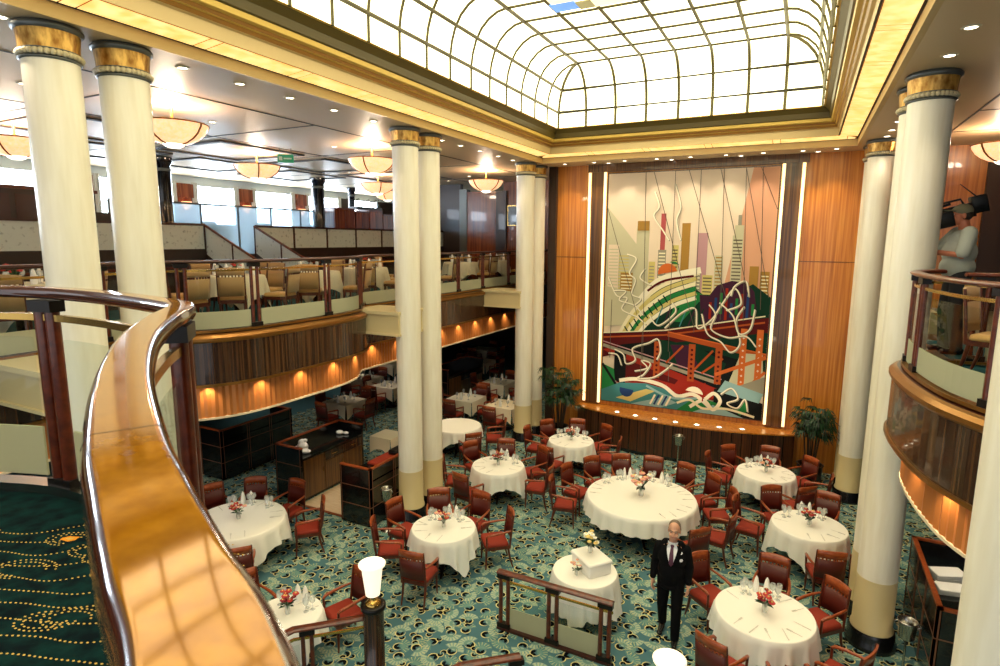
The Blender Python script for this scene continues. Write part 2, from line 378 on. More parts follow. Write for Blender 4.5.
lamp_line(QR, [(1.3, 7.8), (1.2, 6.95), (1.3, 6.2), (1.65, 5.5), (2.3, 4.9)], 'cove_lamp', -1)
# beige beam stubs from the balcony edge to the columns
m = MB()
for y in (3.3, 9.08, 14.4):
    m.box(-7.8, -6.66, y-.22, y+.6, 3.72, 4.1, 'column_foot'); m.box(-7.8, -6.64, y-.26, y+.64, 4.1, 4.16, 'cream_trim'); m.box(-7.8, -6.64, y-.25, y+.62, 3.70, 3.74, 'cream_trim')
struct(m, 'trim_3')
m = MB(); m.box(1.2, 2.4, 14.1, 15.3, 3.72, 4.1, 'column_foot'); m.box(1.16, 2.4, 14.06, 15.34, 4.1, 4.16, 'cream_trim'); struct(m, 'trim_4')

# ------------------------------------------------------------------ ceiling with its stepped cove
m = MB()
for x0, x1, y0, y1 in ((XL, SX0, YS, YN+6), (SX1, XR, YS, YN+6), (SX0, SX1, SY1, YN+6), (SX0, SX1, YS, SY0)): m.box(x0, x1, y0, y1, CEIL, CEIL+.1, 'ceiling_tan')
for x in (-7.9, -10.6, -13.3, -16): m.box(x-.02, x+.02, YS, 20.9, CEIL-.006, CEIL+.01, 'ceiling_line')
for y in (2.2, 5.2, 8.2, 11.2, 14.2, 17.2): m.box(XL, -7.9, y-.02, y+.02, CEIL-.006, CEIL+.01, 'ceiling_line')
for x in (2.2, 4.4): m.box(x-.015, x+.015, YS, 15.5, CEIL-.006, CEIL+.01, 'ceiling_line')
for y in (8.7, 11.7, 13.7): m.box(2.2, XR, y-.015, y+.015, CEIL-.006, CEIL+.01, 'ceiling_line')
for (x, y) in ((-12, 6.7), (-12, 9.7), (-12, 12.7), (-12, 15.7), (-14.7, 8.2), (-14.7, 11.2), (-14.7, 14.2)):
    for a, bb in ((1.1, .06),):
        for sx in (-1, 1): m.box(x+sx*a-bb, x+sx*a+bb, y-a-bb, y+a+bb, CEIL-.03, CEIL, 'ceiling_line'); m.box(x-a, x+a, y+sx*a-bb, y+sx*a+bb, CEIL-.03, CEIL, 'ceiling_line')
def ring(m, d, z, d2, z2, mt, smooth=False):
    a = [(SX0+d, SY0+d, z), (SX1-d, SY0+d, z), (SX1-d, SY1-d, z), (SX0+d, SY1-d, z)]
    c = [(SX0+d2, SY0+d2, z2), (SX1-d2, SY0+d2, z2), (SX1-d2, SY1-d2, z2), (SX0+d2, SY1-d2, z2)]
    for i in range(4): j = (i+1) % 4; m.poly((a[i], a[j], c[j], c[i]), mt)
PROF = [(-.06, 7.497, 'cream_mould'), (.012, 7.485, 'cream_mould'), (.014, 7.62, 'ceiling_line'), (.04, 7.63, 'strip_seam'), (.36, 7.66, 'ceiling_line'), (.385, 7.65, 'cream_mould'), (.385, 7.80, 'cream_mould'), (.42, 7.815, 'brown_mould'), (.44, 7.86, 'gold_mould'), (.465, 7.87, 'brown_mould'),
        (.48, 7.91, 'gold_mould'), (.53, 7.925, 'gold_mould'), (.54, 7.985, 'olive_mould'), (.565, 8.0, 'olive_mould'), (.585, 8.1, 'olive_mould'), (.665, 8.19, 'gold_mould'), (.70, 8.2, 'gold_mould'), (.70, 8.215, 'gold_mould')]
for p, q in zip(PROF[:-1], PROF[1:]): ring(m, p[0], p[1], q[0], q[1], p[2])
struct(m, 'ceiling')
# lit cove strip: long panes split by narrow pairs of seams
m = MB()
def strip_side(a, b_, axis):
    L = b_[axis]-a[axis]; n = max(1, round(abs(L)/1.42)); n = n
def pane(m, p, q, wv, mt):
    m.poly((p, q, q+wv, p+wv), mt)
Z0, Z1 = 7.622, 7.652
def strip_run(p0, p1, inward):
    p0, p1, inward = Vector(p0), Vector(p1), Vector(inward); d = p1-p0; L = d.length; d.normalize(); n = round(L/1.4); seg = L/n
    up = Vector((0, 0, Z1-Z0))
    for i in range(n):
        for s0, s1 in ((.0, seg-.17), (seg-.155, seg-.015)):
            a, c = p0+d*(i*seg+s0), p0+d*(i*seg+s1)
            pane(m, a+inward*.045, c+inward*.045, inward*.305+up, 'strip_glass')
strip_run((SX0, SY0+.36, Z0), (SX0, SY1-.36, Z0), (1, 0, 0)); strip_run((SX1, SY0+.36, Z0), (SX1, SY1-.36, Z0), (-1, 0, 0))
strip_run((SX0+.05, SY1, Z0), (SX1-.05, SY1, Z0), (0, -1, 0))
o = m.build('cove_light_strip'); tag(o, 'amber backlit glass light strip running around the ceiling opening', 'light strip')

# ------------------------------------------------------------------ skylight
S0x, S1x, S0y, S1y = SX0+.7, SX1-.7, SY0+.7, SY1-.7
CURVE = [(0, 8.2), (0, 8.57), (.035, 8.8), (.10, 9.0), (.21, 9.19), (.36, 9.33), (.53, 9.42), (.70, 9.45)]
root = thing('skylight', 'barrel-edged backlit glass skylight gridded with bronze bars above the hall', 'skylight', ((S0x+S1x)/2, (S0y+S1y)/2, 8.2))
off = Vector(root.location)
def W(p): return Vector(p)-off
m = MB()
for (d, z), (d2, z2) in zip(CURVE[:-1], CURVE[1:]):
    a = [(S0x+d, S0y+d, z), (S1x-d, S0y+d, z), (S1x-d, S1y-d, z), (S0x+d, S1y-d, z)]
    c = [(S0x+d2, S0y+d2, z2), (S1x-d2, S0y+d2, z2), (S1x-d2, S1y-d2, z2), (S0x+d2, S1y-d2, z2)]
    for i in range(4): j = (i+1) % 4; m.poly([W(q) for q in (a[i], a[j], c[j], c[i])], 'sky_glass', True)
e = .70; m.poly([W(q) for q in ((S0x+e, S0y+e, 9.45), (S1x-e, S0y+e, 9.45), (S1x-e, S1y-e, 9.45), (S0x+e, S1y-e, 9.45))], 'sky_glass')
m.build('glass_panes', root)
m = MB(); NX = 8; bx = (S1x-S0x)/NX; NY = 22; by = (S1y-S0y)/NY
BR = .026
def bar(pts, r=BR): m.tube([W(p) for p in pts], r, 'bar_bronze', 6)
for i in range(1, NX):
    x = S0x+bx*i
    if i in (1, NX-1): pass
    bar([(x, S0y+d, z-.01) for d, z in CURVE]+[(x, S1y-d, z-.01) for d, z in CURVE[::-1]], BR*1.25)
for i in range(1, NY):
    y = S0y+by*i; bar([(S0x+d+.005, y, z-.01) for d, z in CURVE]+[(S1x-d-.005, y, z-.01) for d, z in CURVE[::-1]], BR)
for d, z in (CURVE[1], (.12, 9.04), CURVE[7]):
    q = d+.022; bar([(S0x+q, S0y+q, z-.01), (S1x-q, S0y+q, z-.01), (S1x-q, S1y-q, z-.01), (S0x+q, S1y-q, z-.01), (S0x+q, S0y+q, z-.01)], BR*1.3)
for sx, sy in ((0, 0), (1, 0), (1, 1), (0, 1)):
    bar([((S1x-d-.005) if sx else (S0x+d+.005), (S1y-d-.005) if sy else (S0y+d+.005), z-.01) for d, z in CURVE], BR*1.5)
m.build('glazing_bars', root)
m = MB()
def glow(name, rgb):
    if name not in MATS: emit(name, rgb, 1.0)
    return name
mc = ((S0x+S1x)/2-.55, 9.6)
glow('pane_blue', (60, 130, 220)); glow('pane_cream', (244, 232, 190)); glow('pane_olive', (120, 112, 70))
for x0, x1, y0, y1, k in ((-4.15, -3.72, 9.85, 10.2, 'pane_blue'), (-3.72, -3.45, 9.95, 10.25, 'pane_olive'), (-3.45, -2.9, 9.9, 10.25, 'pane_cream'), (-2.9, -2.5, 9.95, 10.2, 'pane_blue'), (-4.1, -2.5, 8.4, 9.85, 'pane_cream'), (-3.9, -3.5, 8.9, 9.5, 'pane_blue'), (-3.1, -2.7, 8.9, 9.5, 'pane_blue')):
    m.box(x0-off.x, x1-off.x, y0-off.y, y1-off.y, 9.41-off.z, 9.43-off.z, k)
m.build('coloured_glass_panel', root, 'blue and cream stained glass panel')

# ------------------------------------------------------------------ walls
m = MB()
m.box(-6.3, XR, WALL_Y, WALL_Y+.2, 0, CEIL, 'honey_wood')
struct(m, 'wall_far'); m = MB()
m.box(-6.42, -6.2, WALL_Y-.12, WALL_Y, 0, CEIL, 'tier_dark')
m.box(-6.2, 1.6, WALL_Y-.008, WALL_Y, 5.045, 5.06, 'walnut_panel')
struct(m, 'trim_7'); m = MB()
m.box(3.2, 3.5, WALL_Y-.1, WALL_Y, 4.1, CEIL, 'wall_dark'); m.box(3.5, XR, WALL_Y-.06, WALL_Y, 4.1, CEIL, 'wall_dark')
for x0, x1 in ((-5.19, -4.85), (-.55, -.19)): m.box(x0, x1, WALL_Y-.08, WALL_Y, 1.0, 7.42, 'walnut_panel')
m.box(-5.3, -.05, WALL_Y-.1, WALL_Y, 7.3, 7.5, 'walnut_panel')
struct(m, 'trim_8')
for i, x in enumerate((-5.25, -4.825, -.565, -.15)):
    q = MB(); q.box(-.032, .032, -.06, 0, 0, 6.25, 'slot_light'); q.box(-.045, .045, -.02, 0, -.02, 6.27, 'brass')
    o = q.build('light_strip'); o.location = (x, WALL_Y-.05, 1.04)
    tag(o, ('tall glowing light strip %s' % ('on the far left beside the plain wood panel', 'along the left edge of the tapestry', 'along the right edge of the tapestry', 'on the far right beside the plain wood panel')[i]), 'wall light')
m = MB()
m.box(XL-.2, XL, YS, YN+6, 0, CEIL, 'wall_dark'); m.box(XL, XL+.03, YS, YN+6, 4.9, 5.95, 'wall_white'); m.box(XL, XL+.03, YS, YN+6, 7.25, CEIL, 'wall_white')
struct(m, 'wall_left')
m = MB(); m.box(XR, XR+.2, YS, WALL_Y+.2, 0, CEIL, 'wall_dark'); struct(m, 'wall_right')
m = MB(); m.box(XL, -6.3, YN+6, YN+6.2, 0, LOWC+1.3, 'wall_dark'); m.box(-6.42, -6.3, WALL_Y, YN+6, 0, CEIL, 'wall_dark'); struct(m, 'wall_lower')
# upper far transverse wall on the left side
m = MB()
m.box(XL, -11.3, YN+5, YN+5.2, DECK, CEIL, 'wall_dark')
m.box(-12.4, -11.25, 18.8, 19.0, DECK, CEIL, 'tier_dark'); m.box(-11.25, -10.95, 18.72, 19.0, DECK, 7.3, 'pewter'); m.box(-10.95, -9.5, 18.76, 19.0, DECK, 7.2, 'red_wood'); m.box(-9.5, -6.4, 18.8, 19.0, DECK, CEIL, 'red_wood')
m.box(-9.75, -9.35, 18.7, 18.8, DECK, 7.2, 'tier_dark')
struct(m, 'wall_upper')
q = MB(); q.box(-.28, .28, -.03, 0, 0, .7, 'brass'); q.box(-.25, .25, -.035, -.02, .03, .67, 'black_lacquer'); o = q.build('picture_frame'); o.location = (-9.05, 18.79, 6.0)
tag(o, 'small dark framed picture on the red wood wall beyond the far left columns', 'picture')
# windows far left with curtains and sconces
wy = [-1.6, 1.2, 4.0, 6.8, 9.6, 12.66, 15.0, 17.6, 20.2, 22.8]
for i, (a, c) in enumerate(zip(wy[:-1], wy[1:])):
    m = MB(); y0, y1 = a+.42, c-.42
    m.box(XL-.02, XL+.02, y0, y1, 5.98, 7.2, 'day_window')
    m.box(XL, XL+.06, y0-.06, y0, 5.92, 7.26, 'wall_white'); m.box(XL, XL+.06, y1, y1+.06, 5.92, 7.26, 'wall_white'); m.box(XL, XL+.06, y0, y1, 7.2, 7.26, 'wall_white'); m.box(XL, XL+.06, y0, y1, 5.92, 5.98, 'wall_white')
    struct(m, 'window_%d' % (i+1))
    for s in (y0-.16, y1-.06):
        q = MB()
        pts = [(XL+.1+.025*(k % 2), s+.22*k/8, 0) for k in range(9)]
        for k in range(8): q.poly((pts[k][:2]+(5.9,), pts[k+1][:2]+(5.9,), pts[k+1][:2]+(7.3,), pts[k][:2]+(7.3,)), 'curtain')
        if 5 < y0 < 19: tag(q.build('curtain'), 'pale curtain drawn beside a bright window along the far left side', 'curtain', 'curtains at the upper windows')
for i, y in enumerate(wy[3:8]):
    s = thing('wall_sconce', 'glowing wall sconce on a wood pier between the bright upper windows', 'wall lamp', (XL, y, 5.95), 0, 'sconces between the upper windows')
    q = MB(); q.box(.0, .08, -.24, .24, 0, 1.3, 'red_wood'); q.build('back_plate', s)
    q = MB(); q.lathe([(.05, .45), (.13, .6), (.15, .72)], 'sconce_glow', 12, (.16, 0, 0)); q.build('lamp_shade', s)
    q = MB(); q.box(.02, .2, -.25, .25, .85, 1.28, 'red_wood'); q.build('hood', s)

# ------------------------------------------------------------------ columns
def make_column(label, loc, group='paired cream columns'):
    c = thing('column', label, 'column', loc, 0, group)
    q = MB(); q.lathe([(.315, 0), (.315, .06), (.29, .1), (.29, .2), (.27, .24)], 'black_plinth', 28); q.build('plinth', c)
    q = MB(); q.lathe([(.262, .24), (.262, .27), (.245, .285), (.243, 1.0)], 'column_foot', 28); q.build('foot_sleeve', c)
    q = MB(); q.lathe([(.238, 1.0), (.238, 7.18)], 'column_cream', 32); q.build('shaft', c)
    q = MB(); q.lathe([(.242, 7.165), (.262, 7.175), (.262, 7.185), (.242, 7.19)], 'pewter', 28)
    n = 34
    for k in range(n):
        a = 2*pi*k/n; q.ball((.25*cos(a), .25*sin(a), 7.225), .033, 'rope', 6, 4, (1, 1, .95))
    q.lathe([(.25, 7.25), (.262, 7.257), (.25, 7.265)], 'pewter', 28); q.build('rope_collar', c)
    q = MB(); q.lathe([(.248, 7.262), (.252, 7.33), (.262, 7.43)], 'gold_leaf', 28); q.build('capital', c)
    q = MB(); q.lathe([(.27, 7.43), (.292, 7.45), (.292, 7.475), (.27, 7.5)], 'pewter', 28); q.build('top_ring', c)
    return reg(c)
COLS = [(-6.65, 3.4, 'cream column at far left, the nearer one of the left front pair'), (-6.65, 4.1, 'cream column at far left, the farther one of the left front pair'),
        (-6.65, 9.15, 'nearer cream column of the pair standing left of centre'), (-6.65, 9.87, 'farther cream column of the pair standing left of centre'),
        (-6.65, 14.45, 'left cream column of the pair beside the left palm'), (-6.65, 15.17, 'right cream column of the pair beside the left palm'),
        (1.22, 9.0, 'large nearer cream column at right in front of the right balcony'), (1.22, 9.72, 'cream column half hidden behind the large right one'),
        (1.22, 14.2, 'cream column at right beside the right palm'), (1.22, 14.92, 'cream column tucked behind the one by the right palm'),
        (1.22, 4.1, 'cream column cut off by the bottom right edge of the photo')]
c0 = None
for x, y, l in COLS:
    if c0 is None: c0 = make_column(l, (x, y, 0))
    else: dup(c0, (x, y, 0), 0, l)

# ------------------------------------------------------------------ ceiling lamps
DL = MB(); DL.lathe([(.055, -.004), (.055, 0)], 'lamp_lens', 14)
def make_down(loc, label, group, power=DOWN, aim=None, lamp=True, color=(1, .84, .62), flip=False):
    global dl0
    if dl0 is None:
        d = thing('downlight', label, 'downlight', loc, 0, group)
        q = MB(); q.lathe([(.052, -.006), (.052, -.001)], 'lamp_lens', 14); q.build('lens', d)
        q = MB(); q.lathe([(.055, 0), (.055, -.012), (.078, -.008), (.082, 0)], 'white_trim', 16); q.build('trim_ring', d)
        dl0 = reg(d)
    else:
        d = dup(dl0, loc, 0, label, group)
        if flip: d.rotation_euler = (pi, 0, 0)
    if lamp: spot('downlight_beam', (loc[0], loc[1], loc[2]-.03), aim or (loc[0], loc[1], 0), power, color, radians(80), .7, .05)
dl0 = None
for y in (1.2, 2.1, 3.05, 4.85, 5.65, 6.5, 7.4, 8.35, 10.5, 11.25, 12.1, 13.0, 13.8):
    make_down((-6.72, y, CEIL), 'small round downlight in the left row between the left columns', 'downlights along the left column line', DOWN, (-6.2, y, 0))
for y in (5.4, 6.3, 7.25, 8.2, 10.6, 11.4, 12.15, 13.0, 13.7):
    make_down((1.23, y, CEIL), 'small round downlight in the right row along the right columns', 'downlights along the right column line', DOWN, (.7, y, 0))
for i, x in enumerate((-5.8, -5.0, -4.2, -3.4, -2.6, -1.8, -1.0, -.2, .45)):
    make_down((x, 15.05, CEIL), 'small round downlight in the row above the tapestry wall', 'downlights above the tapestry wall', 60, (x, 15.5, 3.2))
    if i % 2: make_down((x+.3, 15.33, CEIL), 'small round downlight in the row above the tapestry wall', 'downlights above the tapestry wall', 40, (x, 15.6, 3.2), False)
for x, y in ((-9.3, 4.4), (-9.3, 7.2), (-9.3, 10.2), (-9.3, 13.2), (-12, 8.4), (-12, 11.4), (-12.4, 14.2), (-14.6, 9.6), (-14.6, 12.6), (-14.6, 15.6), (-9.6, 16.6), (-11, 17.6)):
    make_down((x, y, CEIL), 'small round downlight in the ceiling over the left balcony', 'downlights over the left balcony', 30, None, x > -13)
for x, y in ((2.2, 7.2), (3.2, 9.5), (3.2, 12), (4.6, 7.8)):
    make_down((x, y, CEIL), 'small round downlight in the ceiling over the right balcony', 'downlights over the right balcony', 50)
bowl0 = None
BL = [(-8.39, 15.47, 'glowing bowl ceiling lamp between the middle and far left columns', 1), (-8.69, 6.03, 'large glowing bowl lamp partly hidden by the second left column', 1), (-11.66, 10.16, 'glowing bowl ceiling lamp hanging furthest left of the three centre left ones', 1),
      (-8.48, 10.46, 'glowing bowl ceiling lamp just left of the middle columns', 1), (-11.91, 14.95, 'small far glowing bowl lamp below the one by the middle columns', 1), (-12.56, 5.71, 'glowing bowl lamp cut by the left edge beside the first column', 1), (3.0, 13.5, 'glowing bowl ceiling lamp at the far right edge over the right balcony', 1),
      (-13.6, 17.6, 'faint glowing bowl lamp over the raised left tier', 0)]
for x, y, l, lit in BL:
    loc = (x, y, 7.08)
    if bowl0 is None:
        r = thing('bowl_lamp', l, 'ceiling lamp', loc, 0, 'bowl ceiling lamps')
        q = MB(); pr = [(.16, -.16), (.24, -.14), (.35, -.08), (.43, -.01), (.485, .08), (.50, .13)]
        q.lathe([(r_, z_) for r_, z_ in pr], 'bowl_glass', 28); q.f.pop(); q.m.pop(); q.sm.pop(); q.build('bowl', r)
        q = MB(); q.lathe([(0, -.225), (.08, -.215), (.13, -.19), (.16, -.155)], 'bowl_tip', 20); q.build('lower_diffuser', r)
        q = MB()
        for k in range(4):
            a = pi/4+k*pi/2+.5; ax, ay = cos(a), sin(a)
            q.tube([(ax*rr*1.02, ay*rr*1.02, zz) for rr, zz in pr], .016, 'bronze_lip', 5)
        q.tube([(.505*cos(2*pi*k/28), .505*sin(2*pi*k/28), .13) for k in range(29)], .012, 'bronze_lip', 5, False); q.build('ribs', r)
        q = MB(); q.lathe([(.02, .12), (.02, .42), (.12, .425), (.12, .44)], 'bronze_lip', 12); q.build('hanger', r)
        bowl0 = reg(r)
    else: dup(bowl0, loc, .3*x, l)
    if lit: point('bowl_lamp_light', (x, y, 7.24), 75, (1, .82, .6), .15)
# unseen downlights added so the tables under the left balcony look lit
for x, y in ((-9.0, 6.2), (-9.2, 9.4), (-9.3, 12.6), (-9.3, 15.8), (-11.6, 7.6), (-11.8, 11), (-11.8, 14.4), (-12, 18), (-8.8, 19), (-14.2, 13), (-14.2, 16.6)):
    make_down((x, y, LOWC+.02), 'unseen downlight added under the left balcony to light the tables', 'added unseen downlights under the left balcony', 50, None, True, (1, .86, .7))
for x, y in ((2.3, 6.4), (2.4, 9.2), (3.6, 7.8)): make_down((x, y, LOWC+.02), 'unseen downlight added under the right balcony to light the sideboard', 'added unseen downlights under the right balcony', 60)  # also added, out of view, to brighten the space under the right balcony

# hanging exit sign, smoke detectors
s = thing('exit_sign', 'small green lit sign hanging from the ceiling over the left balcony', 'sign', (-10.45, 9.9, CEIL), radians(40))
q = MB(); q.box(-.17, .17, -.02, .02, -.32, -.14, 'exit_glow')
q.build('sign_panel', s)
q = MB(); q.box(-.14, -.07, -.024, .024, -.27, -.19, 'sign_white'); q.box(-.04, .13, -.024, .024, -.245, -.215, 'sign_white'); q.build('pictogram', s)
q = MB(); q.tube([(-.12, 0, -.14), (-.12, 0, 0)], .006, 'pewter', 5); q.tube([(.12, 0, -.14), (.12, 0, 0)], .006, 'pewter', 5); q.build('hanger', s)

# ------------------------------------------------------------------ tapestry
TX0, TX1, TZ0, TZ1 = -4.74, -.64, 1.12, 7.24
TW, TH = TX1-TX0, TZ1-TZ0
m = MB(); LAY = [0]
def TP(pts, c):
    LAY[0] += 1; y = WALL_Y-.055-LAY[0]*.00012
    m.poly([(TX0+u*TW, y, TZ0+v*TH) for u, v in pts], 'tapestry_'+c)
def TR(u0, u1, v0, v1, c): TP(((u0, v0), (u1, v0), (u1, v1), (u0, v1)), c)
def TL(pts, wd, c):
    """a ribbon of constant width, in unit square coordinates"""
    P = [Vector((u*TW, v*TH)) for u, v in pts]; L, R_ = [], []
    for i, p in enumerate(P):
        t = (P[min(i+1, len(P)-1)]-P[max(i-1, 0)]); t.normalize(); n_ = Vector((-t.y, t.x))*wd/2; L.append(p+n_); R_.append(p-n_)
    LAY[0] += 1; y = WALL_Y-.055-LAY[0]*.00012
    for i in range(len(P)-1): m.poly([(TX0+q.x, y, TZ0+q.y) for q in (L[i], L[i+1], R_[i+1], R_[i])], 'tapestry_'+c)
def TS(pts, wd, c, per=8): TL([(p.x, p.y) for p in smooth_path([(u, v, 0) for u, v in pts], per)], wd, c)
def TC(u, v, r, c, a0=0, a1=2*pi, n=20): TP([(u+r/TW*cos(a0+(a1-a0)*k/n), v+r/TH*sin(a0+(a1-a0)*k/n)) for k in range(n+1)], c)
m.box(TX0-.03, TX1+.03, WALL_Y-.052, WALL_Y, TZ0-.03, TZ1+.03, 'walnut_panel')
rt = random.Random(11)
TR(0, 1, 0, 1, 'pale'); TP(((.7, .4), (1, .4), (1, 1), (.86, 1)), 'peach'); TP(((0, .35), (.22, .35), (.2, .7), (0, .86)), 'mist'); TP(((.42, .5), (.6, .5), (.7, 1), (.5, 1)), 'pale'); TP(((.9, .7), (1, .62), (1, 1), (.94, 1)), 'peach')
def tower(u, wd, top, c, rows=None, rc='straw', bot=.45):
    TR(u-wd/2, u+wd/2, bot, top, c)
    if rows:
        n_ = int((top-bot)/.014)
        for k in range(n_): TR(u-wd/2+.005, u+wd/2-.005, bot+k*.014+.003, bot+k*.014+.008, rc)
for a in ((.1, .11, .66, 'mist', 1, 'straw'), (.235, .08, .77, 'mist', 1, 'ochre'), (.235, .075, .78, 'mist', 0, ''), (.36, .03, .83, 'rose', 0, ''), (.36, .05, .68, 'grey', 1, 'cream'), (.5, .05, .79, 'ochre', 0, ''), (.6, .06, .75, 'mauve', 0, ''), (.555, .09, .6, 'grey', 1, 'cream'), (.44, .04, .7, 'straw', 1, 'line'),
          (.7, .045, .66, 'mist', 1, 'ochre'), (.8, .06, .74, 'mist', 1, 'line'), (.9, .05, .62, 'ochre', 0, ''), (.96, .05, .6, 'ochre', 1, 'cream'), (.64, .06, .58, 'straw', 1, 'line'), (.14, .08, .58, 'ochre', 1, 'cream'), (.05, .07, .7, 'pale', 1, 'mist'), (.3, .04, .63, 'straw', 1, 'grey')): tower(*a[:4], rows=a[4], rc=a[5] or 'straw')
TR(.2, .275, .76, .8, 'ochre'); TR(.78, .83, .74, .78, 'mist'); TR(.795, .815, .78, .82, 'grey')
# dark middle ground and broad curving bands
TP(((.22, .40), (.34, .52), (.5, .56), (.62, .5), (.78, .5), (.9, .55), (1, .5), (1, .2), (.08, .2), (.12, .34)), 'deep')
TP(((.0, .34), (.3, .36), (.3, .48), (.16, .5), (0, .52)), 'mist')
TP([(.66, .5), (.7, .54), (.78, .56), (.86, .555), (.91, .52), (.93, .44), (.9, .38), (.7, .38)], 'plum')
TP([(.42, .38), (.46, .46), (.54, .52), (.62, .5), (.66, .38)], 'green'); TP([(.5, .38), (.6, .47), (.66, .44), (.64, .36)], 'deep'); TP([(.6, .5), (.7, .49), (.72, .38), (.62, .38)], 'plum')
for k, c in enumerate(('cream', 'straw', 'cream', 'green', 'straw', 'ivory')):
    TS([(.10+k*.014, .30-k*.012), (.2+k*.016, .42-k*.012), (.36+k*.016, .525-k*.016), (.58, .585-k*.02)], .10, c)
TS([(.24, .47), (.36, .555), (.6, .60)], .16, 'ivory'); TS([(.28, .505), (.38, .55), (.56, .575)], .06, 'maroon')
for k in range(9): TS([(.14+k*.03, .345+k*.018), (.17+k*.03, .315+k*.018)], .035, 'deep')
TC(.4, .585, .24, 'orange', .2, pi+.2); TC(.43, .6, .2, 'green', .6, 2.0)
for k in range(6): TS([(.34+k*.05, .36), (.38+k*.05, .44)], .03, ('teal', 'plum', 'deep')[k % 3])
for k in range(9): TR(.66+.03*k, .675+.03*k, .40+.012*(k % 3), .47+.02*(k % 4), ('red', 'blue', 'green')[k % 3])
# girder field
TP(((.0, .20), (0, .31), (.3, .335), (1, .42), (1, .36), (.42, .285)), 'maroon')
TP(((.1, .26), (.42, .30), (.86, .24), (.86, .10), (.5, .12), (.1, .21)), 'black'); TP(((.34, .30), (.6, .285), (.78, .22), (.74, .13), (.4, .19)), 'deep'); TP(((.44, .28), (.55, .285), (.62, .2), (.5, .18)), 'plum')
TP(((.0, .235), (.08, .25), (.74, .11), (.72, .06), (.5, .06), (.1, .09), (.1, .2)), 'red'); TP(((.15, .2), (.5, .13), (.46, .09), (.16, .12)), 'maroon'); TP(((.08, .25), (.16, .235), (.16, .08), (.08, .1)), 'black'); TP(((.3, .13), (.66, .09), (.64, .05), (.36, .06)), 'red')
TL(((0, .255), (.74, .135)), .09, 'grey'); TL(((0, .29), (.4, .32), (.98, .40)), .045, 'rust'); TL(((0, .31), (.4, .34), (.98, .425)), .03, 'cream'); TL(((0, .272), (.76, .152)), .03, 'mauve')
TL(((.42, .325), (1, .26)), .12, 'rust'); TL(((.42, .335), (1, .272)), .03, 'orange')
for u in (.36, .575, .735):
    TR(u-.02, u+.02, .13, .29, 'rust')
    for k in range(7): TC(u, .145+k*.02, .035, 'maroon', n=6)
for (a, c_) in (((.42, .2), (.52, .28)), ((.58, .17), (.7, .27)), ((.64, .17), (.76, .24))): TL((a, c_), .05, 'rust')
TP(((.8, .14), (.86, .27), (.98, .27), (1, .12)), 'mist')
for u in (.87, .96):
    TR(u-.018, u+.018, .13, .37, 'orange')
    for k in range(8): TC(u, .15+k*.026, .03, 'pale', n=4)
TL(((.72, .17), (1, .26)), .09, 'orange'); TL(((.84, .08), (1, .2)), .07, 'orange'); TP(((.82, .12), (1, .18), (1, .1), (.86, .08)), 'grey')
# water swirls at the foot
TR(0, 1, 0, .055, 'teal'); TP(((0, 0), (0, .17), (.08, .15), (.1, .05), (.06, 0)), 'green'); TL(((0, .17), (.13, .05)), .07, 'black')
TP(((0, .05), (.12, .09), (.3, .10), (.46, .08), (.5, 0), (0, 0)), 'teal'); TP(((.1, .02), (.3, .075), (.36, .07), (.2, .01)), 'straw'); TP(((.2, .0), (.42, .05), (.5, .03), (.4, 0)), 'sky')
TC(.17, .06, .19, 'blue', pi*.9, 2*pi+.1); TP(((.72, .0), (.72, .11), (.82, .115), (1, .07), (1, 0)), 'black'); TP(((.5, .0), (.62, .07), (.74, .05), (.86, 0)), 'green'); TP(((.6, .0), (.72, .04), (.9, .0)), 'sky')
TP(((.84, .03), (.9, .07), (.92, .03), (.88, .01)), 'green'); TP(((.74, .1), (.98, .07), (1, .11), (.78, .15)), 'sky')
TS([(.12, .10), (.24, .115), (.4, .1), (.5, .06), (.6, .075), (.7, .03)], .10, 'ivory'); TS([(.3, .09), (.46, .05), (.62, .06)], .06, 'sky')
TC(.6, .07, .24, 'ivory', .2, 2.6); TS([(.58, .02), (.66, .055), (.72, .02), (.76, .06), (.72, .09), (.67, .06)], .09, 'ivory'); TS([(.5, .03), (.58, .05), (.66, .02), (.8, .03), (.96, .01)], .06, 'cream'); TL(((.655, .05), (.665, .13)), .03, 'red')
for k in range(5): TL(((.33+k*.025, .01), (.36+k*.025, .055)), .05, 'blue' if k % 2 else 'ivory')
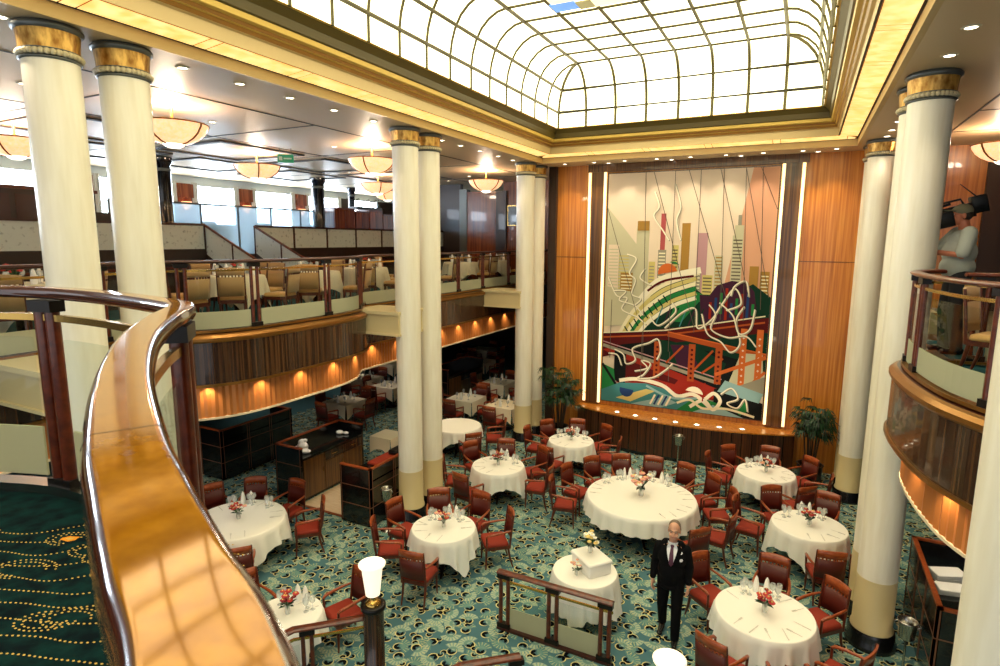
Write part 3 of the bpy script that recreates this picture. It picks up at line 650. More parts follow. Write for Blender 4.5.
# loose pale squiggles and fine rigging lines
SQ = [[(.14, .66), (.2, .64), (.16, .58), (.2, .55), (.18, .49), (.24, .47), (.2, .44)], [(.02, .56), (.08, .48), (.15, .47), (.12, .42), (.22, .39), (.28, .36)], [(.26, .60), (.23, .56), (.3, .53)], [(.06, .5), (.14, .5), (.1, .46), (.2, .44), (.26, .4)],
      [(.4, .35), (.5, .42), (.58, .44), (.6, .36), (.68, .40), (.73, .46), (.8, .53), (.84, .47), (.76, .44)], [(.62, .42), (.66, .34), (.74, .31), (.8, .27), (.85, .31), (.82, .4), (.86, .46)], [(.72, .47), (.8, .42), (.84, .35), (.9, .37), (.92, .45)], [(.88, .5), (.86, .56), (.8, .54), (.78, .5)],
      [(.08, .24), (.14, .22), (.16, .18), (.22, .2), (.2, .25), (.3, .28), (.36, .3), (.38, .25), (.36, .21)], [(.22, .15), (.3, .17), (.26, .2), (.32, .19), (.28, .14), (.24, .12), (.34, .13), (.42, .17), (.46, .2)], [(.04, .22), (.1, .215), (.13, .17)],
      [(.76, .09), (.82, .12), (.86, .08), (.8, .055), (.86, .04), (.9, .08), (.92, .03)], [(.3, .92), (.33, .86), (.3, .82), (.36, .76), (.4, .72)], [(.42, .95), (.46, .86), (.44, .8), (.47, .72)], [(.66, .46), (.7, .42), (.68, .36), (.78, .33), (.88, .34), (.94, .3)], [(.3, .4), (.36, .36), (.46, .42), (.44, .46)]]
for q in SQ: TS([(u+.005, v-.003) for u, v in q], .034, 'grey', 10); TS(q, .032, 'ivory', 10)
for a, c_ in (((.24, 1), (.27, .2)), ((.42, 1), (.43, .25)), ((.57, 1), (.58, .34)), ((.7, 1), (.73, .4)), ((.82, 1), (.86, .4)), ((.91, 1), (.95, .45)), ((.29, 1), (.58, .36)), ((.5, 1), (.76, .48)), ((.68, 1), (.88, .5)), ((.82, 1), (.99, .5)), ((.0, .86), (.22, .4)), ((.9, 1), (1, .84)), ((.26, .33), (.26, .12)), ((.44, .25), (.44, .12)), ((.05, .46), (.05, .2))): TL((a, c_), .014, 'line')
o = m.build('tapestry'); tag(o, 'huge colourful abstract woven tapestry filling the centre of the far wood wall', 'tapestry')
# ledge below the tapestry, bowed forward
m = MB(); n = 24
def bow(x): t = (x+2.6)/2.72; return 15.22-.55*max(0, 1-t*t)
xs = [-5.32+5.44*k/n for k in range(n+1)]
pts = [(x, bow(x)) for x in xs]
m.prism([(-5.32, WALL_Y)]+pts+[(.12, WALL_Y)], 0.05, .93, 'dark_slats'); m.prism([(-5.36, WALL_Y)]+[(x, y-.03) for x, y in pts]+[(.16, WALL_Y)], .93, .965, 'honey_wood', 'honey_wood')
m.prism([(-5.32, WALL_Y)]+[(x, y-.005) for x, y in pts]+[(.12, WALL_Y)], 0, .09, 'black_lacquer')
for x in xs[1:-1]: m.box(x-.01, x+.01, bow(x)-.008, bow(x)+.02, .09, .93, 'black_lacquer')
o = m.build('display_ledge'); tag(o, 'curved dark slatted wood ledge running below the tapestry', 'ledge')
for i, x in enumerate((-4.15, -3.63, -3.11, -2.59, -2.07, -1.55, -1.03)):
    make_down((x, bow(x)+.2, .968), 'small round uplight set in the ledge below the tapestry', 'uplights in the tapestry ledge', 0, None, False, flip=True)
    spot('ledge_uplight', (x, bow(x)+.2, 1.0), (x, 15.6, 2.6), 16, (1, .84, .6), radians(75), .9, .03)

# ------------------------------------------------------------------ balustrades
def post(q, x, y, z0, z1, dx, dy, r=.026, gap=.05, m_='mahogany'):
    """twin turned rods with a black foot and cap block, side by side along (dx, dy)"""
    for s_ in (-1, 1): q.tube([(x+dx*gap*s_, y+dy*gap*s_, z0), (x+dx*gap*s_, y+dy*gap*s_, z1)], r, m_, 8)
    M = Matrix.Translation((x, y, 0)) @ Matrix.Rotation(atan2(dy, dx), 4, 'Z')
    w_ = gap+r+.012
    q.box(-w_, w_, -.04, .04, z0-.005, z0+.07, 'black_metal', M); q.box(-w_, w_, -.04, .04, z1-.06, z1, 'black_metal', M)
def along(path, s):
    d = 0
    for a, c in zip(path[:-1], path[1:]):
        L = hypot(c[0]-a[0], c[1]-a[1])
        if d+L >= s: t = (s-d)/L; return (a[0]+(c[0]-a[0])*t, a[1]+(c[1]-a[1])*t, (c[0]-a[0])/L, (c[1]-a[1])/L)
        d += L
    return (*path[-1][:2], (c[0]-a[0])/L, (c[1]-a[1])/L)
def plen(path): return sum(hypot(c[0]-a[0], c[1]-a[1]) for a, c in zip(path[:-1], path[1:]))
RAILP = [(.06*cos(2*pi*k/12), .028+.026*sin(2*pi*k/12)) for k in range(12)]
def balustrade(path, z0, ztop, stops, label, rail_mat='mahogany_dark', name='glass_balustrade', rail_prof=RAILP, band=.25, first_last=True, post_r=.026, skip=()):
    cx, cy = path[len(path)//2][:2]
    b_ = thing(name, label, 'balustrade', (cx, cy, z0)); O = Vector((cx, cy, z0)); PP = [(p[0]-cx, p[1]-cy) for p in path]
    H = ztop-z0; L = plen(PP)
    q = MB(); q.sweep([(x, y, H-.055) for x, y in PP], rail_prof, rail_mat, smooth=True); q.build('handrail', b_)
    q = MB(); q.sweep([(x, y, H-.17) for x, y in PP], [(-.012, 0), (.012, 0), (.012, .03), (-.012, .03)], 'brass'); q.build('brass_rail', b_)
    q = MB(); q.sweep([(x, y, .0) for x, y in PP], [(-.05, 0), (.05, 0), (.05, .035), (-.05, .035)], 'bronze_lip' if z0 > 2 else 'mahogany_dark'); q.build('base_rail', b_)
    for s_ in stops:
        x, y, dx, dy = along(PP, s_*L if s_ <= 1 else s_); q = MB(); post(q, x, y, .03, H-.05, dx, dy, post_r, post_r*1.9)
        q.build('post', b_)
    ss = [s_*L if s_ <= 1 else s_ for s_ in stops]
    for k, (a, c) in enumerate(zip(ss[:-1], ss[1:])):
        if k in skip: continue
        a2, c2 = a+.09, c-.09; n_ = max(2, int((c2-a2)/.12)); seg = [along(PP, a2+(c2-a2)*i/n_)[:2] for i in range(n_+1)]
        q = MB(); q.sweep([(x, y, .05+band) for x, y in seg], [(-.005, 0), (.005, 0), (.005, H-.28-band), (-.005, H-.28-band)], 'clear_glass'); q.build('glass_panel', b_)
        q = MB(); q.sweep([(x, y, .05) for x, y in seg], [(-.006, 0), (.006, 0), (.006, band), (-.006, band)], 'etched_band'); q.build('etched_glass_band', b_, 'frosted etched lower glass band')
    return b_
LB = [p for p in inset(LEFT_EDGE, -.12) if 2.0 <= p[1] <= 19]
LB = [(LB[0][0], -1.0)]+LB
LL = plen(LB)
def s_at_y(path, y):
    d = 0
    for a, c in zip(path[:-1], path[1:]):
        L = hypot(c[0]-a[0], c[1]-a[1])
        if a[1] <= y <= c[1]: return d+L*(y-a[1])/(c[1]-a[1])
        d += L
    return d
balustrade(LB, 4.15, 5.2, [s_at_y(LB, y)+1e-3 for y in (-.9, .8, 2.4, 4.3, 5.35, 6.25, 7.75, 8.85, 9.15, 10.7, 11.6, 13.0, 14.3, 15.9, 17.4, 18.9)], 'long curved glass balustrade with dark wood rail along the left balcony')
RB = inset(RIGHT_EDGE, -.12)
RB = [p for p in RB if p[0] < 4.5]; RB = RB[2:]
RLn = plen(RB)
balustrade(RB, 4.15, 5.2, [.12, 1.05+.25, 2.75, 4.1, 5.2], 'curved glass balustrade with wood rail on the right balcony behind the large column', 'mahogany')
# landing the photographer stands on, with its sweeping handrail
RAIL = smooth_path([(.22, -.13, 0), (-.06, .06, 0), (-.315, .215, 0), (-.45, .278, 0), (-.60, .350, 0), (-.80, .452, 0), (-1.18, .675, 0), (-1.58, .95, 0), (-1.90, 1.22, 0), (-2.08, 1.40, 0), (-2.20, 1.505, 0), (-2.34, 1.555, 0), (-2.6, 1.61, 0), (-3.05, 1.67, 0), (-3.5, 1.67, 0), (-3.85, 1.58, 0), (-4.4, 1.34, 0), (-5.0, .9, 0)], 8)
RP = [(p.x, p.y) for p in RAIL]
m = MB(); edge = inset(RP, .07)
m.prism(edge+[(-5.6, -2.5), (.3, -2.5)], 3.8, 4.1, 'zebrano', 'landing_green')
rl = random.Random(5)
EDGE_IN = inset(RP, .17)
def on_landing(x, y):
    i = min(range(len(EDGE_IN)), key=lambda k: hypot(EDGE_IN[k][0]-x, EDGE_IN[k][1]-y)); j = max(1, min(i, len(EDGE_IN)-2)); a, c = EDGE_IN[j-1], EDGE_IN[j+1]
    return (c[0]-a[0])*(y-a[1])-(c[1]-a[1])*(x-a[0]) > 0 and x > -5 and x < 0
def dots(pts, z=4.1012, r=.0046, step=.021):
    P = smooth_path([(x, y, 0) for x, y in pts], 10); acc = 0
    for a, c in zip(P[:-1], P[1:]):
        L = (c-a).length
        while acc < L:
            p = a+(c-a)*(acc/L); b0 = len(m.v); acc += step
            if not on_landing(p.x, p.y): continue
            m.v += [(p.x+r*1.3*cos(pi/3*k), p.y+r*.9*sin(pi/3*k), z) for k in range(6)]; m.face(range(b0, b0+6), 'landing_dot')
        acc -= L
ux, uy = cos(YAW), sin(YAW)
def lp(a, c): return (-2.6+a*ux-c*uy, .6+a*uy+c*ux)
for k in range(22):
    c0_ = -1.0+k*.095; dots([lp(-2.4+.2*i, c0_+.085*sin(i*.8+k*.45)+.035*sin(i*1.9+k)+rl.uniform(-.012, .012)) for i in range(24)])
for k in range(120):
    a0, cc_ = rl.uniform(-2.0, 1.9), rl.uniform(-.9, .95); s_ = rl.choice((-1, 1)); R0 = rl.uniform(.05, .1)
    for f_ in (1, .72): dots([lp(a0+R0*f_*1.6*cos(t)*(1-.2*t/5), cc_+s_*R0*f_*.8*sin(t)) for t in [.6*i for i in range(9)]])
    pts_ = [lp(a0+.036*cos(2*pi*i/9)*(1.25 if i % 3 else .9), cc_+.024*sin(2*pi*i/9)*(1.2 if i % 2 else .85)) for i in range(9)]
    if k % 3 == 0 and all(on_landing(*p) for p in pts_): m.poly([(x, y, 4.1016) for x, y in pts_], 'landing_blot')
    if k % 3 == 0 and all(on_landing(*p) for p in pts_): m.poly([(x*.45+lp(a0, cc_)[0]*.55, y*.45+lp(a0, cc_)[1]*.55, 4.102) for x, y in pts_], 'landing_dot')
struct(m, 'floor_6')
WIDE = [(-.051, .002), (-.051, -.02), (-.042, -.036), (.042, -.036), (.051, -.02), (.051, .002), (.046, .014), (.042, .019), (.038, .021), (.034, .0212), (-.034, .0212), (-.038, .021), (-.042, .019), (-.046, .014)]
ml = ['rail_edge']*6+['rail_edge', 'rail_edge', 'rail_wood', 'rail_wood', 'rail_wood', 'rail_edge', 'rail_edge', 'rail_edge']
nb = thing('landing_balustrade', 'wide glossy wooden handrail and glass balustrade sweeping through the left foreground', 'balustrade', (-2.3, 1.4, 4.1)); O = Vector((-2.3, 1.4, 4.1))
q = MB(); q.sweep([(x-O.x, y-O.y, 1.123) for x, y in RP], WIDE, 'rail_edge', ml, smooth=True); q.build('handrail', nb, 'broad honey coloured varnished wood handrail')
q = MB()
x, y, dx, dy = along(RP, plen(RP[:RP.index(min(RP, key=lambda p: hypot(p[0]+.79, p[1]-.435)))+1]))
q.sweep([(x-O.x-dx*.0012, y-O.y-dy*.0012, 1.123), (x-O.x+dx*.0012, y-O.y+dy*.0012, 1.123)], [(u*1.008, v*1.012) for u, v in WIDE], 'black_metal'); q.build('rail_joint', nb)
q = MB(); q.sweep([(x-O.x, y-O.y, .965) for x, y in RP], [(-.014, 0), (.014, 0), (.014, .035), (-.014, .035)], 'brass'); q.build('brass_rail', nb)
q = MB(); q.sweep([(x-O.x, y-O.y, .0) for x, y in RP], [(-.05, 0), (.05, 0), (.05, .05), (-.05, .05)], 'steel'); q.build('base_rail', nb)
SP = []
for t in ((-1.25, .72), (-2.12, 1.44), (-3.55, 1.67), (-4.4, 1.34)):
    i = RP.index(min(RP, key=lambda p: hypot(p[0]-t[0], p[1]-t[1]))); s_ = plen(RP[:i+1]); SP.append(s_); x, y, dx, dy = along(RP, s_)
    q = MB(); post(q, x-O.x, y-O.y, .02, 1.075, dx, dy, .034, .042)
    q.build('post', nb)
for k, (a, c) in enumerate(zip(SP[:-1], SP[1:])):
    a2, c2 = a+.12, c-.12; n_ = max(4, int((c2-a2)/.08)); seg = [along(RP, a2+(c2-a2)*i/n_)[:2] for i in range(n_+1)]
    q = MB(); q.sweep([(x-O.x, y-O.y, .37) for x, y in seg], [(-.005, 0), (.005, 0), (.005, .5), (-.005, .5)], 'clear_glass'); q.build('glass_panel', nb)
    q = MB(); q.sweep([(x-O.x, y-O.y, .09) for x, y in seg], [(-.006, 0), (.006, 0), (.006, .28), (-.006, .28)], 'etched_band'); q.build('etched_glass_band', nb, 'frosted etched lower glass band')
# balustrades on the lower floor round the foot of the stairs
balustrade([(-3.52, 6.88), (-1.85, 6.88)], .0, .9, [.06, .5, .94], 'short free standing glass balustrade on the carpet beside the gift table', 'mahogany', band=.3, post_r=.03)
balustrade(list(reversed([(-2.45, 5.33), (-2.95, 4.9), (-3.2, 4.4)])), 0, 1.0, [.04, .55, .96], 'low stair balustrade just showing at the bottom edge below centre', 'mahogany')
balustrade(list(reversed([(-4.42, 5.06), (-4.75, 4.74), (-5.0, 4.5), (-5.12, 4.1), (-5.15, 3.6)])), 0, 1.0, [.3, .62], 'stair balustrade with brass rail running left from the lamp newel', 'mahogany', skip=())
lamp0 = None
for x, y, pz, l in ((-4.3, 5.1, 1.175, 'zebrawood newel post carrying the lit white lamp at lower left'), (-.86, 5.32, 1.0, 'newel post at the bottom edge under the round white lamp shade')):
    p_ = thing('newel_post', l, 'post', (x, y, 0)); q = MB(); q.lathe([(.15, 0), (.15, .12), (.125, .13), (.125, pz-.075)], 'zebrano', 20); q.build('shaft', p_)
    q = MB(); q.lathe([(.13, pz-.075), (.15, pz-.055), (.15, pz-.005), (.105, pz+.005), (.1, pz-.003)], 'black_metal', 20); q.build('cap_ring', p_)
for x, y, pz, l in ((-4.3, 5.1, 1.175, 'lit white tapered lamp on top of the newel post at lower left'), (-.86, 5.32, 1.0, 'round white lit lamp shade cut by the bottom edge right of centre')):
    if lamp0 is None:
        p_ = thing('table_lamp', l, 'lamp', (x, y, pz)); p_.scale = (1, 1, 1.38); q = MB(); q.lathe([(.095, 0), (.09, .02), (.05, .035), (.03, .05), (.045, .07), (.05, .1)], 'brass', 18); q.build('base', p_)
        q = MB(); q.lathe([(.085, .09), (.115, .28), (.128, .36)], 'shade_glow', 24); q.build('lamp_shade', p_)
        q = MB(); q.lathe([(.128, .352), (.158, .362), (.162, .374), (.13, .385), (.0, .387)], 'shade_glow', 24); q.build('shade_top', p_); lamp0 = reg(p_)
    else: dup(lamp0, (x, y, pz), 0, l)
    point('newel_lamp_light', (x, y, pz+.66), 6, (1, .9, .7), .1)

# ------------------------------------------------------------------ chairs
def arc_panel(q, hw, z0, z1, yf, sag, th, m_, nx=8, nz=2, zt=None):
    """curved upright panel: hw half width, yf(z) centre depth, sag = how far the middle bows back, zt(x) shapes the top edge"""
    b0 = len(q.v); W_ = nx+1
    for side in (0, 1):
        for k in range(nz+1):
            for i in range(W_):
                x = -hw+2*hw*i/nx; t = x/hw; z = z0+(z1-z0)*k/nz
                if k == nz and zt: z += zt(t)
                q.v.append((x, yf(z)-sag*(1-t*t)-(th if side == 0 else 0), z))
    N = W_*(nz+1)
    for k in range(nz):
        for i in range(nx):
            a = b0+k*W_+i; q.face((a, a+1, a+W_+1, a+W_), m_, True); a += N; q.face((a+1, a, a+W_, a+W_+1), m_, True)
    for i in range(nx):
        a = b0+i; q.face((a+1, a, a+N, a+N+1), m_); a = b0+nz*W_+i; q.face((a, a+1, a+N+1, a+N), m_)
    for k in range(nz):
        a = b0+k*W_; q.face((a, a+W_, a+W_+N, a+N), m_); a = b0+k*W_+nx; q.face((a+W_, a, a+N, a+N+W_), m_)
def back_y(z): return -.225-.13*max(0, (z-.42))**1.15
def make_armchair(label, cat='chair', arms=True, seat_m='seat_red', panel_m='back_leather', top_m='mahogany_light', frame_m='mahogany', group=None):
    c = thing('dining_armchair' if arms else 'dining_chair', label, cat, (0, 0, 0), 0, group); c.scale = (.87, .9, .94)
    q = MB(); q.rbox(-.25, .25, -.21, .25, .425, .495, .05, seat_m); q.build('seat', c)
    q = MB(); q.box(-.245, .245, -.22, .24, .365, .43, frame_m); q.build('seat_frame', c)
    for sx in (-1, 1):
        q = MB(); q.tube([(sx*.215, .215, .37), (sx*.218, .222, .18), (sx*.222, .23, 0)], [.026, .021, .014], frame_m, 6); q.build('leg', c)
        q = MB(); q.tube([(sx*.215, -.2, .37), (sx*.215, -.235, .18), (sx*.218, -.29, 0)], [.026, .022, .015], frame_m, 6); q.build('leg', c)
    q = MB(); sg = .035
    for sx in (-1, 1): q = MB(); q.tube([(sx*.232, back_y(z)-.005, z) for z in (.37, .5, .7, .85, .985)], [.02, .02, .019, .018, .016], frame_m, 6); q.build('back_post', c)
    q = MB(); arc_panel(q, .235, .865, .985, back_y, sg, .026, top_m, zt=lambda t: .018*(1-t*t)); q.build('top_rail', c)
    q = MB()
    for i in range(8):
        x = -.2+.4*i/7; t = x/.235; z0, z1 = .83, .868
        y = back_y(.85)-sg*(1-t*t); q.box(x-.011, x+.011, y-.024, y-.002, z0, z1, top_m if arms else frame_m)
    q.build('pierced_band', c)
    q = MB(); arc_panel(q, .228, .5, .833, back_y, sg, .03, panel_m); q.build('back_panel', c)
    if arms:
        for sx in (-1, 1):
            q = MB()
            P = [(sx*.24, back_y(.7)+.01, .70), (sx*.262, -.1, .69), (sx*.27, .06, .675), (sx*.262, .185, .66), (sx*.248, .225, .63)]
            q.tube(P, [.018, .022, .026, .026, .02], top_m, 6); q.tube([(sx*.248, .222, .64), (sx*.235, .215, .42)], [.019, .021], frame_m, 6); q.build('armrest', c)
    return reg(c)
def face_to(x, y, tx, ty): return atan2(ty-y, tx-x)-pi/2

# ------------------------------------------------------------------ tables, cloths and settings
def cloth_mesh(R, zt, half, zmin=.2, seed=0, folds=17, rot=.4, m_='linen', uniform=None):
    """a square cloth over a round top: corners hang lower, sides scallop, folds deepen towards the hem"""
    rc = random.Random(seed); q = MB(); n = 144; rings = 9
    ph = [rc.uniform(0, 6.28) for _ in range(4)]
    def hang(a):
        if uniform: return uniform*(1+.06*sin(5*a+ph[0])+.05*sin(9*a+ph[1]))
        t = (a-rot) % (pi/2)-pi/4; h = half/max(cos(abs(t)-0) if False else max(abs(cos(a-rot)), abs(sin(a-rot))), .1)-R
        return min(h, zt-zmin)
    def fold(a, f): return f*(.030*sin(folds*a+ph[2]+.8*sin(2*a+ph[0]))+.016*sin((folds*2-5)*a+ph[3]))
    b0 = len(q.v); q.v.append((0, 0, zt+.006))
    prof = [(.5, .006), (.985, .006), (1.0, .003), (1.012, -.012)]
    for s_, dz in prof:
        for j in range(n): a = 2*pi*j/n; q.v.append((R*s_*cos(a), R*s_*sin(a), zt+dz))
    for k in range(1, rings+1):
        f = k/rings
        for j in range(n):
            a = 2*pi*j/n; h = hang(a); r = R*1.012+.012+.05*f*(h/.45)+fold(a, f); z = zt-.012-h*f
            q.v.append((r*cos(a), r*sin(a), z))
    for j in range(n): q.face((b0, b0+1+j, b0+1+(j+1) % n), m_)
    for k in range(len(prof)+rings-1):
        for j in range(n):
            a = b0+1+k*n; q.face((a+j, a+n+j, a+n+(j+1) % n, a+(j+1) % n), m_, k >= 2)
    return q
def pedestal_table(label, loc, R, group='round dining tables'):
    t = thing('dining_table', label, 'table', loc, 0, group)
    q = MB(); q.lathe([(0, .70), (R-.02, .70), (R, .715), (R, .735), (R-.01, .745), (0, .745)], 'mahogany_dark', 40); q.build('tabletop', t)
    q = MB(); q.lathe([(.07, .06), (.05, .3), (.06, .69)], 'black_metal', 14); q.build('pedestal', t)
    for k in range(4):
        a = k*pi/2+.4; q = MB(); q.tube([(.04*cos(a), .04*sin(a), .14), (R*.35*cos(a), R*.35*sin(a), .06), (R*.62*cos(a), R*.62*sin(a), .022)], [.035, .03, .02], 'black_metal', 6); q.build('foot', t)
    return t
glass0 = fork0 = knife0 = nap0 = None
def one(name, builder, label, cat, loc, rz, group, cache={}):
    if name not in cache:
        o = builder(); o.location = loc; o.rotation_euler = (0, 0, rz); tag(o, label, cat, group); cache[name] = reg(o); return o
    return dup(cache[name], loc, rz, label, group)
def b_glass():
    q = MB(); q.lathe([(.034, 0), (.034, .003), (.006, .008), (.0045, .075), (.018, .09), (.036, .12), (.039, .15), (.033, .185), (.031, .185), (.036, .15), (.032, .12), (.012, .095)], 'wine_glass', 12); q.f.pop(); q.m.pop(); q.sm.pop(); return q.build('wine_glass')
def b_fork():
    q = MB(); q.box(-.004, .004, -.1, .02, .001, .004, 'cutlery'); q.box(-.012, .012, .02, .045, .001, .004, 'cutlery')
    for x in (-.01, -.0035, .0035, .01): q.box(x-.0018, x+.0018, .045, .095, .001, .004, 'cutlery')
    return q.build('dinner_fork')
def b_knife():
    q = MB(); q.box(-.006, .006, -.11, .0, .001, .006, 'cutlery'); q.poly(((-.006, 0, .004), (.008, 0, .004), (.009, .08, .004), (.0, .12, .004), (-.006, .1, .004)), 'cutlery'); return q.build('dinner_knife')
def b_nap():
    q = MB(); q.lathe([(.04, 0), (.043, .05), (.036, .12), (.022, .19), (.006, .225)], 'napkin', 12, wob=lambda a, z: 1+.12*sin(4*a)); return q.build('folded_napkin')
def flower_vase(label, loc, kind, sc=1.0, seed=1):
    rf = random.Random(seed); v = thing('flower_arrangement', label, 'flowers', loc, rf.uniform(0, 6))
    q = MB(); q.lathe([(.028*sc, 0), (.034*sc, .03*sc), (.03*sc, .09*sc), (.038*sc, .12*sc)], 'wine_glass', 12); q.build('vase', v)
    q = MB(); f_ = MB(); lf = MB()
    cols = {'red': ['petal_red', 'petal_red', 'petal_pink', 'petal_dark'], 'pink': ['petal_pink', 'petal_white', 'petal_pink', 'petal_white'], 'white': ['petal_white', 'petal_white', 'petal_yellow'], 'scarlet': ['petal_red', 'petal_red', 'petal_red']}[kind]
    for k in range(12):
        a = rf.uniform(0, 2*pi); e = rf.uniform(.03, .12)*sc; h = rf.uniform(.17, .27)*sc
        p = (e*cos(a), e*sin(a), h); q.tube([(0, 0, .05*sc), (e*.4*cos(a), e*.4*sin(a), h*.6), p], .003*sc, 'stem_green', 4)
        c_ = rf.choice(cols); R = rf.uniform(.024, .036)*sc
        for j in range(6):
            t = 2*pi*j/6; f_.ball((p[0]+R*.6*cos(t), p[1]+R*.6*sin(t), p[2]), R*.62, c_, 6, 4, (1, 1, .7))
        f_.ball((p[0], p[1], p[2]+R*.3), R*.4, 'petal_yellow' if kind != 'scarlet' else c_, 5, 4)
    for k in range(14):
        a = rf.uniform(0, 2*pi); r0 = rf.uniform(.07, .13)*sc; h = rf.uniform(.1, .2)*sc; n_ = Vector((-sin(a), cos(a), 0))*.02*sc; p = Vector((r0*cos(a), r0*sin(a), h)); b_ = Vector((.02*cos(a), .02*sin(a), .1*sc)); mid = (p+b_)/2+Vector((0, 0, .02*sc))
        lf.poly((b_, mid+n_, p, mid-n_), 'leaf_green')
    q.build('stems', v); f_.build('blossoms', v); lf.build('leaves', v); return v
def octant(ang):
    v = (math.degrees(ang)-27) % 360
    return ['right', 'far right', 'far', 'far left', 'left', 'near left', 'near', 'near right'][int((v+22.5)//45) % 8]
TABLES = {  # short phrase, centre, radius, cloth half width, chair angles, flower kind, settings
 'A': ('table beside the dark lacquered sideboards', (-8.3, 6.42), .76, 1.06, (160, 128, 92, 45, -40), 'red'),
 'B': ('table in front of the middle columns', (-5.03, 7.81), .53, .82, (127, 86, 40, 172, -147, -82), 'red'),
 'C': ('table just right of the middle columns', (-5.49, 10.69), .55, .85, (150, 108, 58, 4, -103, -152), 'red'),
 'D': ('table beside the left palm', (-4.67, 12.94), .53, .83, (143, -178, 102, 60, -100, 8), 'red'),
 'E': ('bare cloth table behind the middle columns', (-7.7, 12.64), .62, .86, (25, -40, 160, -110), None),
 'F': ('large centre table', (-2.4, 10.58), 1.0, 1.5, (141, 118, 95, 71, 48, 24, -12, -43, 166, -168), 'pink'),
 'H': ('table by the right palm', (-.37, 12.97), .56, .86, (135, 174, 89, 45, -6, -50), 'red'),
 'I': ('table left of the large right column', (.42, 10.76), .58, .88, (170, 122, 75, -76, -22), 'red'),
 'J': ('table nearest the bottom right corner', (-.11, 7.81), .60, .88, (141, 87, 46, -25, -115, -68), 'red'),
 'K': ('table half hidden behind the near handrail', (-5.55, 4.92), .43, .66, (70, 170), 'red')}
chair0 = None
for key, (ph, (tx, ty), R, half, angs, fl) in TABLES.items():
    pedestal_table('round pedestal table under the white cloth, the '+ph, (tx, ty, 0), R)
    rot = {'A': .2, 'B': .35, 'C': .72, 'D': .5, 'F': 0, 'H': 1.1, 'I': .9, 'J': .3, 'E': .6, 'K': .3}[key]
    q = cloth_mesh(R, .745, half, .15, ord(key), 26 if key == 'F' else 17, rot, 'linen', .30 if key == 'F' else None)
    o = q.build('tablecloth'); o.location = (tx, ty, 0); tag(o, 'white cloth draped over the '+ph, 'tablecloth', 'round white tablecloths')
    used = {}
    for a in angs:
        a = radians(a); d = R+(.44 if key == 'F' else .36); x, y = tx+d*cos(a), ty+d*sin(a); rz = face_to(x, y, tx, ty)
        oc = octant(a); used[oc] = used.get(oc, 0)+1
        pos = oc if used[oc] == 1 else {2: 'second '+oc, 3: 'third '+oc}[used[oc]]
        lab = 'red seated armchair, %s side of the %s' % (pos, ph)
        if chair0 is None:
            chair0 = make_armchair(lab, group='mahogany armchairs'); chair0.location = (x, y, 0); chair0.rotation_euler = (0, 0, rz)
        else: dup(chair0, (x, y, 0), rz, lab, 'mahogany armchairs')
    if key == 'E':
        continue
    zt = .753
    if fl: flower_vase(('pink and white rose centrepiece on the ' if fl == 'pink' else 'small red flower arrangement on the ')+ph, (tx, ty, zt), fl, 1.6 if fl == 'pink' else 1.05, ord(key))
    for k, a in enumerate(sorted(set(angs))):
        a = radians(a); ca, sa = cos(a), sin(a)
        for (rr, off_) in ((R-.15, -.13), (R-.18, -.05), (R-.24, -.12)) if octant(a) in ('far', 'far left', 'far right') else ():
            one('g', b_glass, 'stemmed wine glass set out on the '+ph, 'glass', (tx+rr*ca-off_*sa, ty+rr*sa+off_*ca, zt), 0, 'wine glasses on the '+ph)
        rz = a+pi/2
        one('f', b_fork, 'silver dinner fork laid on the '+ph, 'fork', (tx+(R-.16)*ca+.11*sa, ty+(R-.16)*sa-.11*ca, zt), rz, 'forks on the '+ph)
        one('k', b_knife, 'silver dinner knife laid on the '+ph, 'knife', (tx+(R-.16)*ca-.10*sa, ty+(R-.16)*sa+.10*ca, zt), rz, 'knives on the '+ph)
    far = radians(97 if key != 'A' else 126)
    for s_ in ((-.05, .07) if key != 'F' else (-.52, -.38, .38, .52)):
        rr = R-.13 if key != 'F' else R-.16
        a = far+s_/ (R*.7)*(1 if key != 'F' else .7); one('n', b_nap, 'upright white napkin on the far side of the '+ph, 'napkin', (tx+rr*cos(a), ty+rr*sin(a), zt), a, 'standing napkins on the '+ph)
# gift table with its white draped box and bouquet
GX, GY = -2.5, 7.66
pedestal_table('round pedestal table under the draped gift table beside the suited man', (GX, GY, 0), .46)
o = cloth_mesh(.46, .745, .9, .1, 9, 19, .2, 'linen', .5).build('tablecloth'); o.location = (GX, GY, 0); tag(o, 'white cloth draped low over the small gift table left of the suited man', 'tablecloth', 'round white tablecloths')
bx_ = MB(); M = Matrix.Rotation(radians(-38), 4, 'Z'); bx_.rbox(-.25, .25, -.19, .19, 0, .2, .035, 'napkin', M); bx_.rbox(-.262, .262, -.202, .202, .165, .207, .03, 'linen', M)
o = bx_.build('draped_box'); o.location = (GX+.06, GY+.1, .753); tag(o, 'white linen covered box standing on the small gift table', 'box')
flower_vase('white flower bouquet on top of the linen covered box', (GX+.02, GY+.16, .96), 'white', 1.1, 40); flower_vase('single pink rose posy in front of the linen covered box', (GX-.07, GY-.18, .753), 'pink', .75, 41)

